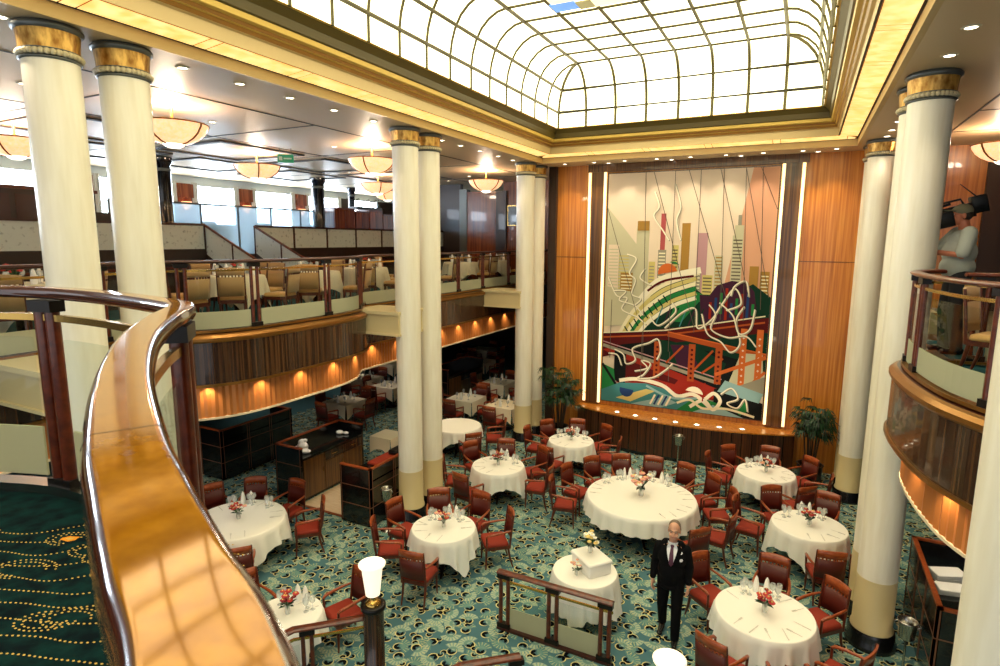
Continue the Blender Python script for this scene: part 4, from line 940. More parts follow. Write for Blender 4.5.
# square tables under the left balcony
SQT = [((-11.9, 13.1), 'square table under the balcony bulge'), ((-13.3, 15.7), 'square table behind the one under the bulge'), ((-11.9, 15.3), 'square table just left of the middle columns'), ((-8.82, 11.2), 'small table behind the open sideboard'),
       ((-8.87, 15.1), 'square table behind the bare cloth table'), ((-8.95, 17.4), 'square table left of the far left columns'), ((-7.5, 15.0), 'square table touching the far left columns'), ((-12.4, 22.6), 'farthest square table in the dark left corner'), ((-11.2, 20.2), 'square table behind the far dark sideboard'), ((-14.1, 18.2), 'small square table furthest under the balcony')]
chair_d = None
for k, ((x, y), ph) in enumerate(SQT):
    t = thing('square_table', 'dark square table under the cloth of the '+ph, 'table', (x, y, 0), 0, 'square tables under the left balcony')
    q = MB(); q.box(-.42, .42, -.42, .42, .70, .74, 'mahogany_dark'); q.build('tabletop', t); q = MB(); q.lathe([(.2, 0), (.2, .03), (.05, .06), (.05, .69)], 'black_metal', 12); q.build('pedestal', t)
    q = MB(); N = 6; G = []
    q.box(-.45, .45, -.45, .45, .742, .75, 'linen_warm')
    q_sc = .68 if k == 3 else 1
    for sx, sy, ex, ey in ((-1, -1, 1, -1), (1, -1, 1, 1), (1, 1, -1, 1), (-1, 1, -1, -1)):
        b0 = len(q.v)
        for i in range(9):
            t_ = i/8; px_, py_ = (sx+(ex-sx)*t_)*.45, (sy+(ey-sy)*t_)*.45; c_ = abs(t_-.5)*2; o_ = .015*sin(t_*14+k)
            nx_, ny_ = (ey-sy)/2, -(ex-sx)/2
            for z, f in ((.75, 0), (.6, .5), (.47-.14*c_**2, 1)): q.v.append((px_+nx_*(.01+.03*f+o_*f), py_+ny_*(.01+.03*f+o_*f), z))
        for i in range(8):
            for j in range(2): q.face((b0+i*3+j, b0+i*3+j+1, b0+i*3+j+4, b0+i*3+j+3), 'linen_warm', True)
    o = q.build('tablecloth'); o.location = (x, y, 0); o.scale = t.scale = (q_sc, q_sc, 1); tag(o, 'white cloth hanging over the '+ph, 'tablecloth', 'square white tablecloths')
    if k != 3:
        for a, nm in ((90, 'far'), (0, 'right'), (180, 'left'), (270, 'near')):
            if (k, a) in ((6, 0), (6, 180), (1, 0)): continue
            a_ = radians(a); cx, cy = x+.72*cos(a_), y+.72*sin(a_)
            lab = 'shaded armchair, %s side of the %s' % (nm, ph)
            dup(chair0, (cx, cy, 0), face_to(cx, cy, x, y), lab, 'armchairs under the left balcony')
    if k < 7 and k != 3:
        for dx, dy in ((.2, .2), (-.2, .2), (.2, -.2), (-.2, -.2)):
            one('g', b_glass, 'stemmed wine glass set out on the '+ph, 'glass', (x+dx, y+dy, .75), 0, 'wine glasses on the '+ph)
        for dx, dy in ((0, .28), (0, -.28)): one('n', b_nap, 'white folded napkin standing upright on the '+ph, 'napkin', (x+dx, y+dy, .75), 0, 'standing napkins on the '+ph)
for x, y, tx, l in ((-8.15, 10.9, -9, 'mahogany armchair beyond the sideboard nearest the middle columns'), ):
    dup(chair0, (x, y, 0), face_to(x, y, tx, y), l, 'mahogany armchairs')

# ------------------------------------------------------------------ sideboards
def sideboard(label, x0, x1, y0, y1, h=1.2, open_side=1, doors=True):
    """lacquered service station: panelled body, rim on three sides, sunk counter, doors on the open side (+1: +X, -1: -X)"""
    cx, cy = (x0+x1)/2, (y0+y1)/2; hx, hy = (x1-x0)/2, (y1-y0)/2
    s_ = thing('sideboard', label, 'sideboard', (cx, cy, 0)); o_ = open_side
    q = MB(); q.box(-hx+.02, hx-.02, -hy+.02, hy-.02, .03, .93, 'black_lacquer'); q.box(-hx+.04, hx-.04, -hy+.04, hy-.04, 0, .04, 'black_metal')
    bxx = -hx*o_; q.box(min(bxx, bxx+.05*o_), max(bxx, bxx+.05*o_), -hy, hy, .03, h-.03, 'black_lacquer')
    for sy in (-1, 1): q.box(-hx, hx, min(sy*hy, sy*(hy-.05)), max(sy*hy, sy*(hy-.05)), .03, h-.03, 'black_lacquer')
    q.build('body', s_)
    q = MB(); q.box(min(bxx, bxx+.06*o_), max(bxx, bxx+.06*o_), -hy, hy, h-.03, h, 'mahogany_light')
    for sy in (-1, 1): q.box(-hx, hx, min(sy*hy, sy*(hy-.06)), max(sy*hy, sy*(hy-.06)), h-.03, h, 'mahogany_light')
    q.build('rim', s_, 'reddish wood rim')
    q = MB(); q.box(-hx+.05, hx-.0, -hy+.05, hy-.05, .93, .96, 'counter_black'); q.build('counter', s_)
    q = MB(); e = .004
    for sy in (-1, 1):
        for z in (.42, .8): q.box(-hx, hx, sy*hy-e, sy*hy+e, z-.008, z+.008, 'inlay')
        for x in (-hx+.03, hx-.03): q.box(x-.008, x+.008, sy*hy-e, sy*hy+e, .05, h-.03, 'inlay')
    X = -hx*o_
    for z in (.42, .8): q.box(X-e, X+e, -hy, hy, z-.008, z+.008, 'inlay')
    n_ = 3
    for k in range(n_+1):
        y = -hy+.06+(2*hy-.12)*k/n_; q.box(X-e, X+e, y-.008, y+.008, .05, h-.03, 'inlay')
        if 0 < k < n_: q.box(X-e, X+e, y+.05, y+.066, .05, h-.03, 'inlay')
    q.build('inlay_lines', s_, 'thin copper coloured inlay lines')
    if doors:
        n_ = 3; X = hx*o_
        for k in range(n_):
            a, c = -hy+.06+(2*hy-.12)*k/n_+.012, -hy+.06+(2*hy-.12)*(k+1)/n_-.012
            q = MB(); zt = .9
            if k: 
                q.box(min(X, X+.02*o_)-.02, max(X, X+.02*o_)-.01, a, c, .72, .9, 'zebrano'); d = q.build('drawer', s_); zt = .7
                p = MB(); p.tube([(X+.012*o_, (a+c)/2-.08, .81), (X+.03*o_, (a+c)/2-.06, .81), (X+.03*o_, (a+c)/2+.06, .81), (X+.012*o_, (a+c)/2+.08, .81)], .007, 'brass', 6); p.build('handle', d); q = MB()
            q.box(min(X, X+.02*o_)-.02, max(X, X+.02*o_)-.01, a, c, .08, zt, 'walnut_panel'); d = q.build('door', s_)
            p = MB(); p.tube([(X+.02*o_, c-.05, .5), (X+.02*o_, c-.05, .6)], .008, 'brass', 6); p.build('handle', d)
    return s_
sideboard('dark lacquered sideboard furthest left under the balcony bulge', -12.2, -11.47, 8.55, 10.65, open_side=-1)
sideboard('open lacquered sideboard with black counter and napkins, left of the middle columns', -9.75, -9.0, 8.54, 10.5)
sideboard('lacquered sideboard standing right against the middle columns', -7.75, -7.0, 8.33, 10.4, open_side=-1)
sideboard('dark sideboard far back under the balcony between middle and far left columns', -10.95, -10.2, 16.2, 18.6, 1.25)
sideboard('lacquered sideboard with white napkins under the right balcony', 1.74, 2.6, 8.12, 10.1, open_side=1)
def cloth_heap(label, loc, pts, group=None):
    q = MB()
    for x, y, z, r, sx, sy, sz in pts: q.ball((x, y, z), r, 'napkin', 10, 6, (sx, sy, sz))
    o = q.build('napkin_pile'); o.location = loc; return tag(o, label, 'napkins', group)
def folded_stack(label, loc, rz, w_, d_, h_):
    q = MB()
    for k in range(4): z = h_*k/4; q.rbox(-w_/2+.004*(k % 2), w_/2, -d_/2, d_/2-.006*(k % 2), z, z+h_/4, .02, 'napkin')
    o = q.build('napkin_pile'); o.location = loc; o.rotation_euler = (0, 0, rz); return tag(o, label, 'napkins')
cloth_heap('crumpled white napkins heaped on the open sideboard counter', (-9.36, 8.95, .962), [(0, 0, .1, .13, 1, .9, .75), (-.04, .03, .17, .09, 1, 1, .9), (.12, -.06, .04, .12, 1.3, .8, .4), (-.12, -.02, .05, .09, 1, 1, .6), (.02, .06, .22, .05, 1, 1, .8)])
cloth_heap('loose pale napkins at the far end of the open sideboard counter', (-9.45, 10.2, .962), [(0, 0, .04, .08, 1.2, 1, .6), (.14, .05, .03, .07, 1.2, .8, .5)])
folded_stack('thick folded white napkin pile on the right sideboard, farthest back', (2.08, 9.45, .962), .4, .42, .26, .1)
folded_stack('folded white napkins in the middle of the right sideboard', (2.05, 9.08, .962), .25, .36, .24, .07)
folded_stack('loose white napkin lying nearest on the right sideboard', (2.28, 8.82, .962), -.5, .34, .12, .035)
q = MB(); q.box(-.22, .22, -.12, .12, 0, .03, 'mahogany_light'); o = q.build('wooden_tray'); o.location = (2.3, 8.32, .962); tag(o, 'reddish wooden tray on the near end of the right sideboard', 'tray')
q = MB(); q.rbox(-.25, .25, -.6, .3, 0, .05, .04, 'seat_red'); o = q.build('red_cushion_pad'); o.location = (-7.4, 9.6, .962); tag(o, 'red padded cloth lying on the sideboard against the middle columns', 'pad')
q = MB(); q.rbox(-.12, .12, -.2, .2, 0, .09, .04, 'black_metal'); o = q.build('black_bag'); o.location = (-7.42, 9.75, 1.015); tag(o, 'black pouch on the red pad by the middle columns', 'pouch')
q = MB(); q.box(-.2, .2, -.1, .1, 0, .035, 'steel'); q.box(-.17, .17, -.07, .07, .03, .04, 'black_metal'); o = q.build('cutlery_tray'); o.location = (-7.4, 8.62, .962); tag(o, 'steel cutlery tray at the near end of the sideboard by the middle columns', 'tray')
# wine cooler stands
w0 = None
for x, y, l in ((-6.72, 8.45, 'metal wine cooler stand beside the middle columns'), (-2.38, 14.25, 'silver wine cooler on a slim stand before the tapestry ledge'), (1.5, 8.3, 'metal wine cooler stand behind the large right column')):
    if w0 is None:
        r = thing('wine_cooler', l, 'wine cooler', (x, y, 0), 0, 'wine cooler stands')
        q = MB(); q.lathe([(.13, 0), (.13, .012), (.02, .03), (.014, .05), (.014, .58), (.05, .6)], 'steel', 16); q.build('stand', r)
        q = MB(); q.lathe([(.07, .6), (.09, .62), (.105, .82), (.115, .85), (.1, .84), (.08, .63)], 'steel', 18); q.build('bucket', r)
        for s_ in (-1, 1): q = MB(); q.tube([(s_*.1, 0, .76), (s_*.14, 0, .78), (s_*.14, 0, .81), (s_*.105, 0, .82)], .008, 'steel', 6); q.build('handle', r)
        w0 = reg(r)
    else: dup(w0, (x, y, 0), 0, l)

# ------------------------------------------------------------------ palms
def palm(label, loc, H, spread, seed):
    rp = random.Random(seed); p = thing('potted_palm', label, 'plant', loc)
    q = MB(); q.lathe([(.2, 0), (.24, .03), (.27, .42), (.29, .45), (.25, .45), (.24, .41)], 'pot_black', 20); q.build('pot', p)
    q = MB(); q.lathe([(0, .41), (.24, .41)], 'bark', 16); q.build('soil', p)
    lf = MB()
    for k in range(16):
        a = rp.uniform(0, 2*pi); r1 = rp.uniform(.03, .2); h = rp.uniform(.7, 1.0)*H
        top = (r1*1.3*cos(a), r1*1.3*sin(a), h*.8); s_ = MB(); s_.tube([(r1*.6*cos(a), r1*.6*sin(a), .4), top], [.018, .012], 'bark', 5); s_.build('stem', p)
        for j in range(6):
            b_ = rp.uniform(0, 2*pi); d = spread*rp.uniform(.3, 1)*(.7 if j > 3 else 1); z = h*.8+rp.uniform(-.12, .34)*H*.8
            c_ = Vector((top[0]+d*cos(b_), top[1]+d*sin(b_)*.8, min(z, H))); ab = atan2(c_.y, c_.x)
            lf.tube([top, ((top[0]+c_.x)/2, (top[1]+c_.y)/2, max(top[2], c_.z)), tuple(c_)], .004, 'stem_green', 3, False)
            nb_ = 9
            for i in range(nb_):
                t = ab+(-1.25+2.5*i/(nb_-1)); L = rp.uniform(.2, .3)*(1-.25*abs(i-4)/4); dz = -.10+rp.uniform(-.06, .05)
                e = c_+Vector((L*cos(t), L*sin(t), dz)); mid = c_+Vector((L*.5*cos(t), L*.5*sin(t), .035)); n_ = Vector((-sin(t), cos(t), 0))*.018
                mt = 'leaf_green' if rp.random() < .6 else 'leaf_dark'
                lf.poly((c_, mid+n_, mid-n_), mt); lf.poly((mid+n_, e, mid-n_), mt)
    lf.build('fronds', p); return p
palm('bushy potted palm against the wood wall left of the tapestry', (-5.68, 14.72, 0), 2.0, .36, 2)
palm('dark bushy potted palm against the wood wall right of the tapestry', (.48, 14.8, 0), 1.9, .24, 8)

# ------------------------------------------------------------------ left balcony: tables, chairs, raised tier
def round_cloth_table(ph, x, y, R=.5, half=.8, z=DECK, seed=0, fl=None):
    t = thing('dining_table', 'pedestal table under the cloth of the '+ph, 'table', (x, y, z), 0, 'balcony dining tables')
    q = MB(); q.lathe([(0, .7), (R, .7), (R, .74), (0, .74)], 'mahogany_dark', 28); q.build('tabletop', t); q = MB(); q.lathe([(.22, 0), (.22, .03), (.05, .06), (.05, .7)], 'black_metal', 12); q.build('pedestal', t)
    o = cloth_mesh(R, .745, half, .12, seed, 15, .3+seed, 'linen_warm').build('tablecloth'); o.location = (x, y, z); tag(o, 'cream cloth draped over the '+ph, 'tablecloth', 'balcony tablecloths')
    for k in range(4):
        a = k*pi/2+.5+seed; one('n', b_nap, 'white folded napkin standing on the '+ph, 'napkin', (x+(R-.15)*cos(a), y+(R-.15)*sin(a), z+.753), a, 'standing napkins on the '+ph)
        for s_ in (-.2, .3): one('g', b_glass, 'stemmed wine glass standing on the '+ph, 'glass', (x+(R-.2)*cos(a+s_+.35), y+(R-.2)*sin(a+s_+.35), z+.753), 0, 'wine glasses on the '+ph)
    if fl: flower_vase('small scarlet flower posy on the '+ph, (x, y, z+.753), 'scarlet', 1.0, seed+60)
BT = [(-9.1, 7.3, 'balcony table behind the bulging rail', 'x', (18, 100, 172, 246, -42)), (-8.95, 9.1, 'balcony table at the right end of the bulge', None, (22, 112, 195, -52)), (-9.2, 11.0, 'balcony table just left of the middle columns', 'x', (2, 80, 165, -50)), (-9.2, 13.1, 'balcony table hidden behind the middle columns', 'x', (10, 100, 190)),
      (-9.1, 15.2, 'balcony table right of the middle columns', None, (0, 80, 170)), (-9.1, 17.3, 'balcony table left of the far left columns', None, (10, 100, 190)), (-9.9, 4.3, 'balcony table at left behind the first column', 'x', (-30, 30, 100, 200))]
tan0 = None
for k, (x, y, ph, fl, angs) in enumerate(BT):
    round_cloth_table(ph, x, y, .5, .82, DECK, k, fl)
    used = {}
    for a in angs:
        a = radians(a); d = .5+.38; cx, cy = x+d*cos(a), y+d*sin(a); oc = octant(a); used[oc] = used.get(oc, 0)+1
        lab = 'tan chair, %s side of the %s' % (oc if used[oc] == 1 else 'second '+oc, ph); rz = face_to(cx, cy, x, y)
        if tan0 is None:
            tan0 = make_armchair(lab, arms=False, seat_m='tan_seat', panel_m='tan_fabric', top_m='tan_fabric', frame_m='mahogany', group='tan balcony chairs'); tan0.location = (cx, cy, DECK); tan0.rotation_euler = (0, 0, rz)
        else: dup(tan0, (cx, cy, DECK), rz, lab, 'tan balcony chairs')
dup(tan0, (-8.75, 5.3, DECK), face_to(-8.75, 5.3, -9.6, 5.6), 'tan upholstered chair just right of the second left column', 'tan balcony chairs')
dup(tan0, (-8.5, 5.95, DECK), face_to(-8.5, 5.95, -9.4, 6.0), 'tan upholstered chair standing second from the left front columns', 'tan balcony chairs')
# raised tier: floor, dark panelled riser, etched parapet, stairs
TIER = 4.95; TX = -12.0
m = MB(); m.box(XL, TX, YS, 8.9, DECK, TIER, 'tier_dark'); m.box(XL, TX, 10.3, YN+4, DECK, TIER, 'tier_dark'); m.box(XL, TX-.3, 8.9, 10.3, DECK, TIER, 'tier_dark')
m.box(XL, TX-.1, YS, YN+4, TIER, TIER+.01, 'deck_teal')
for k in range(5): m.box(TX-.3+k*.28, TX-.02+k*.28, 8.94, 10.26, DECK, TIER-.17*(k+1)+.17-.0, 'deck_teal')
struct(m, 'floor_7')
def parapet(label, x, y0, y1, z0, z1, n_, mat_='etched_panel', rail='mahogany_dark', riser=True, name='etched_parapet'):
    t = thing(name, label, 'parapet', (x, (y0+y1)/2, z0)); L = y1-y0
    q = MB(); q.box(-.035, .035, -L/2, L/2, z1-z0, z1-z0+.05, rail); q.build('top_rail', t)
    for k in range(n_):
        a, c = -L/2+L*k/n_+.03, -L/2+L*(k+1)/n_-.03; q = MB(); q.box(-.012, .012, a, c, .0, z1-z0, mat_); q.build('etched_panel' if mat_ == 'etched_panel' else 'glass_panel', t)
    q = MB()
    for k in range(n_+1): y = -L/2+L*k/n_; q.box(-.025, .025, y-.025, y+.025, 0, z1-z0, rail)
    q.build('mullions', t)
    return t
m = MB(); m.box(TX-.03, TX+.03, -2, 8.9, DECK, 5.27, 'tier_dark'); m.box(TX-.03, TX+.03, 10.3, 19.0, DECK, 5.27, 'tier_dark'); m.box(TX, TX+.05, -2, 8.86, 4.85, 4.9, 'mahogany'); m.box(TX, TX+.05, 10.34, 19, 4.85, 4.9, 'mahogany'); struct(m, 'trim_5')
parapet('pale etched glass parapet on the raised tier left of the little stairs', TX, .0, 8.9, 5.27, 5.78, 6); parapet('pale etched glass parapet on the raised tier right of the little stairs', TX, 10.3, 18.8, 5.27, 5.78, 7)
for y, l in ((8.92, 'sloping etched glass stair side, the left one'), (10.28, 'sloping etched glass stair side, the right one')):
    t = thing('stair_side', l+' of the little balcony stairs', 'stair side', (TX, y, DECK))
    q = MB(); x1 = 1.75; zt, zb = 1.68, .86
    for a in range(2):
        f0, f1 = a/2+.01, (a+1)/2-.01; P = [(x1*f0, zt-(zt-zb)*f0), (x1*f1, zt-(zt-zb)*f1), (x1*f1, max(.02, zt-.62-(zt-zb+.25)*f1)), (x1*f0, max(.02, zt-.62-(zt-zb+.25)*f0))]
        q.poly([(p[0], -.012, p[1]) for p in P], 'etched_panel'); q.poly([(p[0], .012, p[1]) for p in P[::-1]], 'etched_panel')
        for i in range(4): j = (i+1) % 4; q.poly(((P[j][0], -.012, P[j][1]), (P[i][0], -.012, P[i][1]), (P[i][0], .012, P[i][1]), (P[j][0], .012, P[j][1])), 'etched_panel')
    q.build('etched_panels', t)
    q = MB(); q.tube([(-.02, 0, zt+.02), (x1, 0, zb+.02), (x1+.03, 0, zb-.02)], .03, 'mahogany', 6); q.build('handrail', t)
    q = MB()
    for f in (0, .5, 1): q.box(x1*f-.02, x1*f+.02, -.02, .02, 0, zt-(zt-zb)*f, 'mahogany_dark')
    q.build('post', t)
    q = MB(); q.poly(((0, -.015, 0), (x1, -.015, 0), (x1, -.015, .1), (0, -.015, 1.06)), 'tier_dark'); q.poly(((0, .015, 0), (0, .015, 1.06), (x1, .015, .1), (x1, .015, 0)), 'tier_dark'); q.poly(((0, -.015, 1.06), (x1, -.015, .1), (x1, .015, .1), (0, .015, 1.06)), 'tier_dark'); q.build('stringer', t)
parapet('long blue tinted glass screen behind the raised tier below the bright windows', -15.0, 8.6, 19.6, TIER+.1, 6.42, 9, 'blue_screen', 'pewter', name='glass_screen')
m = MB(); m.box(-15.04, -14.96, 8.6, 19.6, TIER, TIER+.1, 'tier_dark'); m.box(-15.05, -14.95, 3, 8.6, TIER, 6.1, 'tier_dark'); struct(m, 'trim_6')
for k, (y, cl) in enumerate(((10.4, 'sofa_teal'), (11.4, 'sofa_grey'), (13.4, 'sofa_grey'), (15.4, 'sofa_grey'), (17.2, 'sofa_grey'))):
    t = thing('banquette_sofa', ('dark teal' if k == 0 else 'pale grey')+' banquette behind the glass screen, '+('beside the black left column', 'second from the black left column', 'under the second wall sconce', 'just left of the black middle column', 'behind the red wood cabinets')[k], 'sofa', (-15.8, y, TIER))
    q = MB(); q.rbox(-.3, .35, -.4, .4, .05, .45, .08, cl); q.build('seat', t); q = MB(); q.rbox(.25, .45, -.45, .45, .1, 1.05, .08, cl); q.build('backrest', t)
m = None
for x, y, l in ((-14.5, 9.68, 'glossy black column on the raised tier behind the second left column'), (-14.5, 15.05, 'glossy black column on the raised tier left of the red cabinets'), (-15.9, 18.3, 'slim dark column behind the red wood cabinets')):
    t = thing('black_column', l, 'column', (x, y, TIER)); r = .2 if x > -15 else .12
    q = MB(); q.lathe([(r+.03, 0), (r+.03, .1), (r, .12), (r, 2.35), (r+.05, 2.42), (r+.05, CEIL-TIER)], 'black_column', 20); q.build('shaft', t)
    q = MB(); q.lathe([(r+.002, 2.2), (r+.012, 2.22), (r+.012, 2.26), (r+.002, 2.28)], 'pewter', 20); q.build('collar', t)
for k, (y0, y1, h) in enumerate(((15.55, 16.55, 1.62), (16.6, 17.3, 1.55), (17.35, 18.1, 1.62), (18.15, 18.75, 1.5))):
    t = thing('wood_cabinet', 'tall red wood cabinet block on the raised tier, %s of four' % ('leftmost', 'second from left', 'second from right', 'rightmost')[k], 'cabinet', (-14.55, (y0+y1)/2, TIER))
    q = MB(); q.box(-.3, .3, -(y1-y0)/2, (y1-y0)/2, 0, h-.05, 'red_wood'); q.build('body', t); q = MB(); q.box(-.32, .32, -(y1-y0)/2-.01, (y1-y0)/2+.01, h-.05, h, 'mahogany'); q.build('top', t)
    q = MB(); q.box(.3, .306, -.01, .01, .1, h-.1, 'mahogany_dark'); q.build('seam', t)
rp = random.Random(4); t = thing('planter', 'low leafy green plant in a trough on top of the red wood cabinets', 'plant', (-14.55, 17.6, TIER+1.62))
q = MB(); q.box(-.2, .2, -.8, .6, 0, .1, 'pot_black'); q.build('trough', t); q = MB()
for k in range(160):
    p = Vector((rp.uniform(-.2, .2), rp.uniform(-.85, .65), rp.uniform(.1, .36))); a = rp.uniform(0, 6.28); d = Vector((cos(a), sin(a), rp.uniform(-.2, .6)))*.13; n_ = d.cross(Vector((0, 0, 1))).normalized()*.03
    q.poly((p-d*.2, p+d*.4+n_, p+d, p+d*.4-n_), 'leaf_green' if k % 3 else 'leaf_dark')
q.build('foliage', t)
t = thing('display_cabinet', 'dark wood cabinet with copper frame at the far left edge of the raised tier', 'cabinet', (-14.2, 6.2, TIER))
q = MB(); q.box(-.3, .3, -1.6, 1.5, 0, 1.5, 'tier_dark'); q.build('body', t); q = MB(); q.box(-.32, .32, -1.65, 1.55, 1.5, 1.57, 'mahogany'); q.build('top', t)
q = MB(); q.box(.3, .31, -1.5, -.1, .25, 1.4, 'mahogany_dark'); q.box(.3, .31, .0, 1.4, .25, 1.4, 'mahogany_dark'); q.build('door', t)

# ------------------------------------------------------------------ right balcony furniture
round_cloth_table('balcony table behind the right railing', 2.6, 7.3, .45, .7, DECK, 21, None)
for a, nm in ((150, 'near column'), (250, 'near railing')):
    a = radians(a); cx, cy = 2.6+.86*cos(a), 7.3+.86*sin(a); dup(tan0, (cx, cy, DECK), face_to(cx, cy, 2.6, 7.3), 'tan upholstered chair behind the right balcony railing, '+nm+' side', 'tan chairs on the right balcony')
flower_vase('small red flower posy on the right balcony table', (2.55, 7.3, DECK+.753), 'red', .9, 77)
balustrade([(4.6, 8.55), (2.9, 8.5), (1.66, 8.42)][::-1], DECK+.02, 5.17, [.06, .5, .95], 'second wood railing behind the right balcony rail, in front of the cameraman', 'mahogany')

# ------------------------------------------------------------------ people
def fuse(q, name, voxel, mfun, smooth_it=4):
    """grow one continuous skin over a set of overlapping tapered limbs"""
    me = q.mesh('tmp'); o = bpy.data.objects.new('tmp', me); COL.objects.link(o)
    r = o.modifiers.new('r', 'REMESH'); r.mode = 'VOXEL'; r.voxel_size = voxel
    s_ = o.modifiers.new('s', 'SMOOTH'); s_.iterations = smooth_it; s_.factor = .5
    bpy.context.view_layer.update()
    me2 = bpy.data.meshes.new_from_object(o.evaluated_get(bpy.context.evaluated_depsgraph_get())); me2.name = name
    bpy.data.objects.remove(o); bpy.data.meshes.remove(me)
    me2.materials.clear(); names = []
    for p in me2.polygons:
        k = mfun(p.center)
        if k not in names: names.append(k)
        p.material_index = names.index(k); p.use_smooth = True
    for k in names: me2.materials.append(MATS[k])
    return me2
def limb(q, pts, rs, m='skin'):
    q.tube(pts, rs, m, 12)
    for p, r in zip(pts, rs): q.ball(p, r*1.0, m, 12, 8)
def ell(q, c, rx, ry, rz, m='skin'): q.ball(c, 1, m, 18, 12, (rx, ry, rz))
def hand(q, w_, d, pal, curl=.5):
    """palm, four unequal bent fingers and a thumb; d = hand direction, pal = direction the palm faces"""
    d = Vector(d).normalized(); pal = Vector(pal).normalized(); sd = d.cross(pal).normalized(); w_ = Vector(w_)
    for k in (-1, -.33, .33, 1): limb(q, [w_+sd*.02*k, w_+d*.085+sd*.033*k], [.016, .0155])
    for k, L in ((-1, .062), (-.33, .078), (.33, .074), (1, .055)):
        b_ = w_+d*.088+sd*.034*k; m1 = b_+(d*cos(curl*.5)+pal*sin(curl*.5))*L*.5; e_ = m1+(d*cos(curl*1.5)+pal*sin(curl*1.5))*L*.5; limb(q, [b_, m1, e_], [.0105, .0095, .008])
    t0 = w_+d*.025-sd*.03; t1 = t0+(d*.6-sd*.6+pal*.3).normalized()*.042; limb(q, [t0, t1, t1+(d*.9+pal*.4-sd*.1).normalized()*.032], [.0135, .0115, .009])
def head_shapes(q, c, s_=1):
    c = Vector(c)
    def e_(dx, dy, dz, rx, ry, rz): ell(q, c+Vector((dx, dy, dz))*s_, rx*s_, ry*s_, rz*s_)
    e_(0, .012, .03, .078, .098, .092); e_(0, -.03, -.045, .06, .068, .075); e_(0, -.06, -.088, .034, .035, .032)
    e_(0, -.098, -.022, .012, .02, .026); e_(0, -.108, -.037, .017, .016, .012); e_(0, -.083, .02, .05, .016, .012)
    for sx in (-1, 1):
        e_(sx*.078, .015, -.02, .01, .02, .034); e_(sx*.042, -.07, -.045, .022, .024, .024); e_(sx*.012, -.088, -.068, .018, .012, .007)
def person(label, loc, rz): return thing('person', label, 'person', loc, rz)
def add(me, name, parent, label=None):
    o = bpy.data.objects.new(name, me); COL.objects.link(o); o.parent = parent
    if label: o['label'] = label
    return o
from mathutils.bvhtree import BVHTree
def front_patch(me, outline, off, name, m_, parent, label=None, sub=6):
    """a piece of cloth laid on the front of a garment: outline rows of (z, x0, x1) projected onto it along +Y"""
    bv = BVHTree.FromPolygons([v.co for v in me.vertices], [p.vertices[:] for p in me.polygons]); q = MB(); rows = []
    fine = []
    for (za, a0, a1), (zb, b0, b1) in zip(outline[:-1], outline[1:]): fine += [(za+(zb-za)*t/6, a0+(b0-a0)*t/6, a1+(b1-a1)*t/6) for t in range(6)]
    for z, x0, x1 in fine+[outline[-1]]:
        row = []
        for i in range(sub+1):
            x = x0+(x1-x0)*i/sub; h = bv.ray_cast(Vector((x, -1, z)), Vector((0, 1, 0)))[0]; y = (h.y if h else -.06)-off
            if z > 1.41 and abs(x) < .078: y = min(y, -.086-off)
            row.append(len(q.v)); q.v.append((x, y, z))
        rows.append(row)
    for a, c in zip(rows[:-1], rows[1:]):
        for i in range(sub): q.face((a[i], c[i], c[i+1], a[i+1]), m_, True)
    return q.build(name, parent, label)
# the manager in the black suit, mid step towards the stairs
P1 = person('older man in a black suit and plum tie walking between the tables', (-1.3, 7.8, 0), radians(4)); P1.scale = (.98, .98, .98)
q = MB()
hipz = .93
LEGS = {1: [(.095, 0, hipz), (.1, -.10, .50), (.1, -.13, .085)], -1: [(-.095, .01, hipz), (-.105, .0, .50), (-.11, .17, .12)]}
ARMS = {1: [(.185, .01, 1.375), (.235, .04, 1.11), (.235, -.04, .87)], -1: [(-.185, .01, 1.375), (-.24, .05, 1.11), (-.25, -.03, .86)]}
ell(q, (0, 0, .97), .155, .115, .12); ell(q, (0, -.01, 1.12), .15, .12, .14); ell(q, (0, 0, 1.29), .17, .12, .16); ell(q, (0, .01, 1.4), .16, .09, .07)
for s_ in (1, -1):
    limb(q, LEGS[s_], [.085, .056, .038]); limb(q, ARMS[s_], [.055, .042, .03]); w_ = Vector(ARMS[s_][2]); hand(q, w_, (0.02*s_, -.12, -1), (-s_, -.1, 0), .55)
limb(q, [(0, .02, 1.42), (0, -.01, 1.56)], [.06, .056]); head_shapes(q, (.01, -.035, 1.655), 1.0)
body = fuse(q, 'body', .007, lambda c: 'skin', 3); add(body, 'body', P1)
q = MB(); ell(q, (0, -.01, 1.05), .19, .155, .2); ell(q, (0, -.005, 1.25), .2, .15, .2); ell(q, (0, .01, 1.36), .19, .115, .085); limb(q, [(-.1, .015, 1.43), (.1, .015, 1.43)], [.06, .06]); ell(q, (0, 0, .93), .185, .145, .15); ell(q, (0, .0, .82), .182, .14, .07)
for s_ in (1, -1): a = ARMS[s_]; limb(q, [a[0], a[1], (a[2][0], a[2][1]+.008, a[2][2]+.045)], [.066, .06, .047])
jk = fuse(q, 'jacket', .012, lambda c: 'suit_black', 5); add(jk, 'jacket', P1)
q = MB()
for s_ in (1, -1): limb(q, [LEGS[s_][0], LEGS[s_][1], Vector(LEGS[s_][2])+Vector((0, .005, .0))], [.105, .075, .062])
ell(q, (0, 0, .95), .165, .125, .1); add(fuse(q, 'trousers', .012, lambda c: 'suit_black', 5), 'trousers', P1)
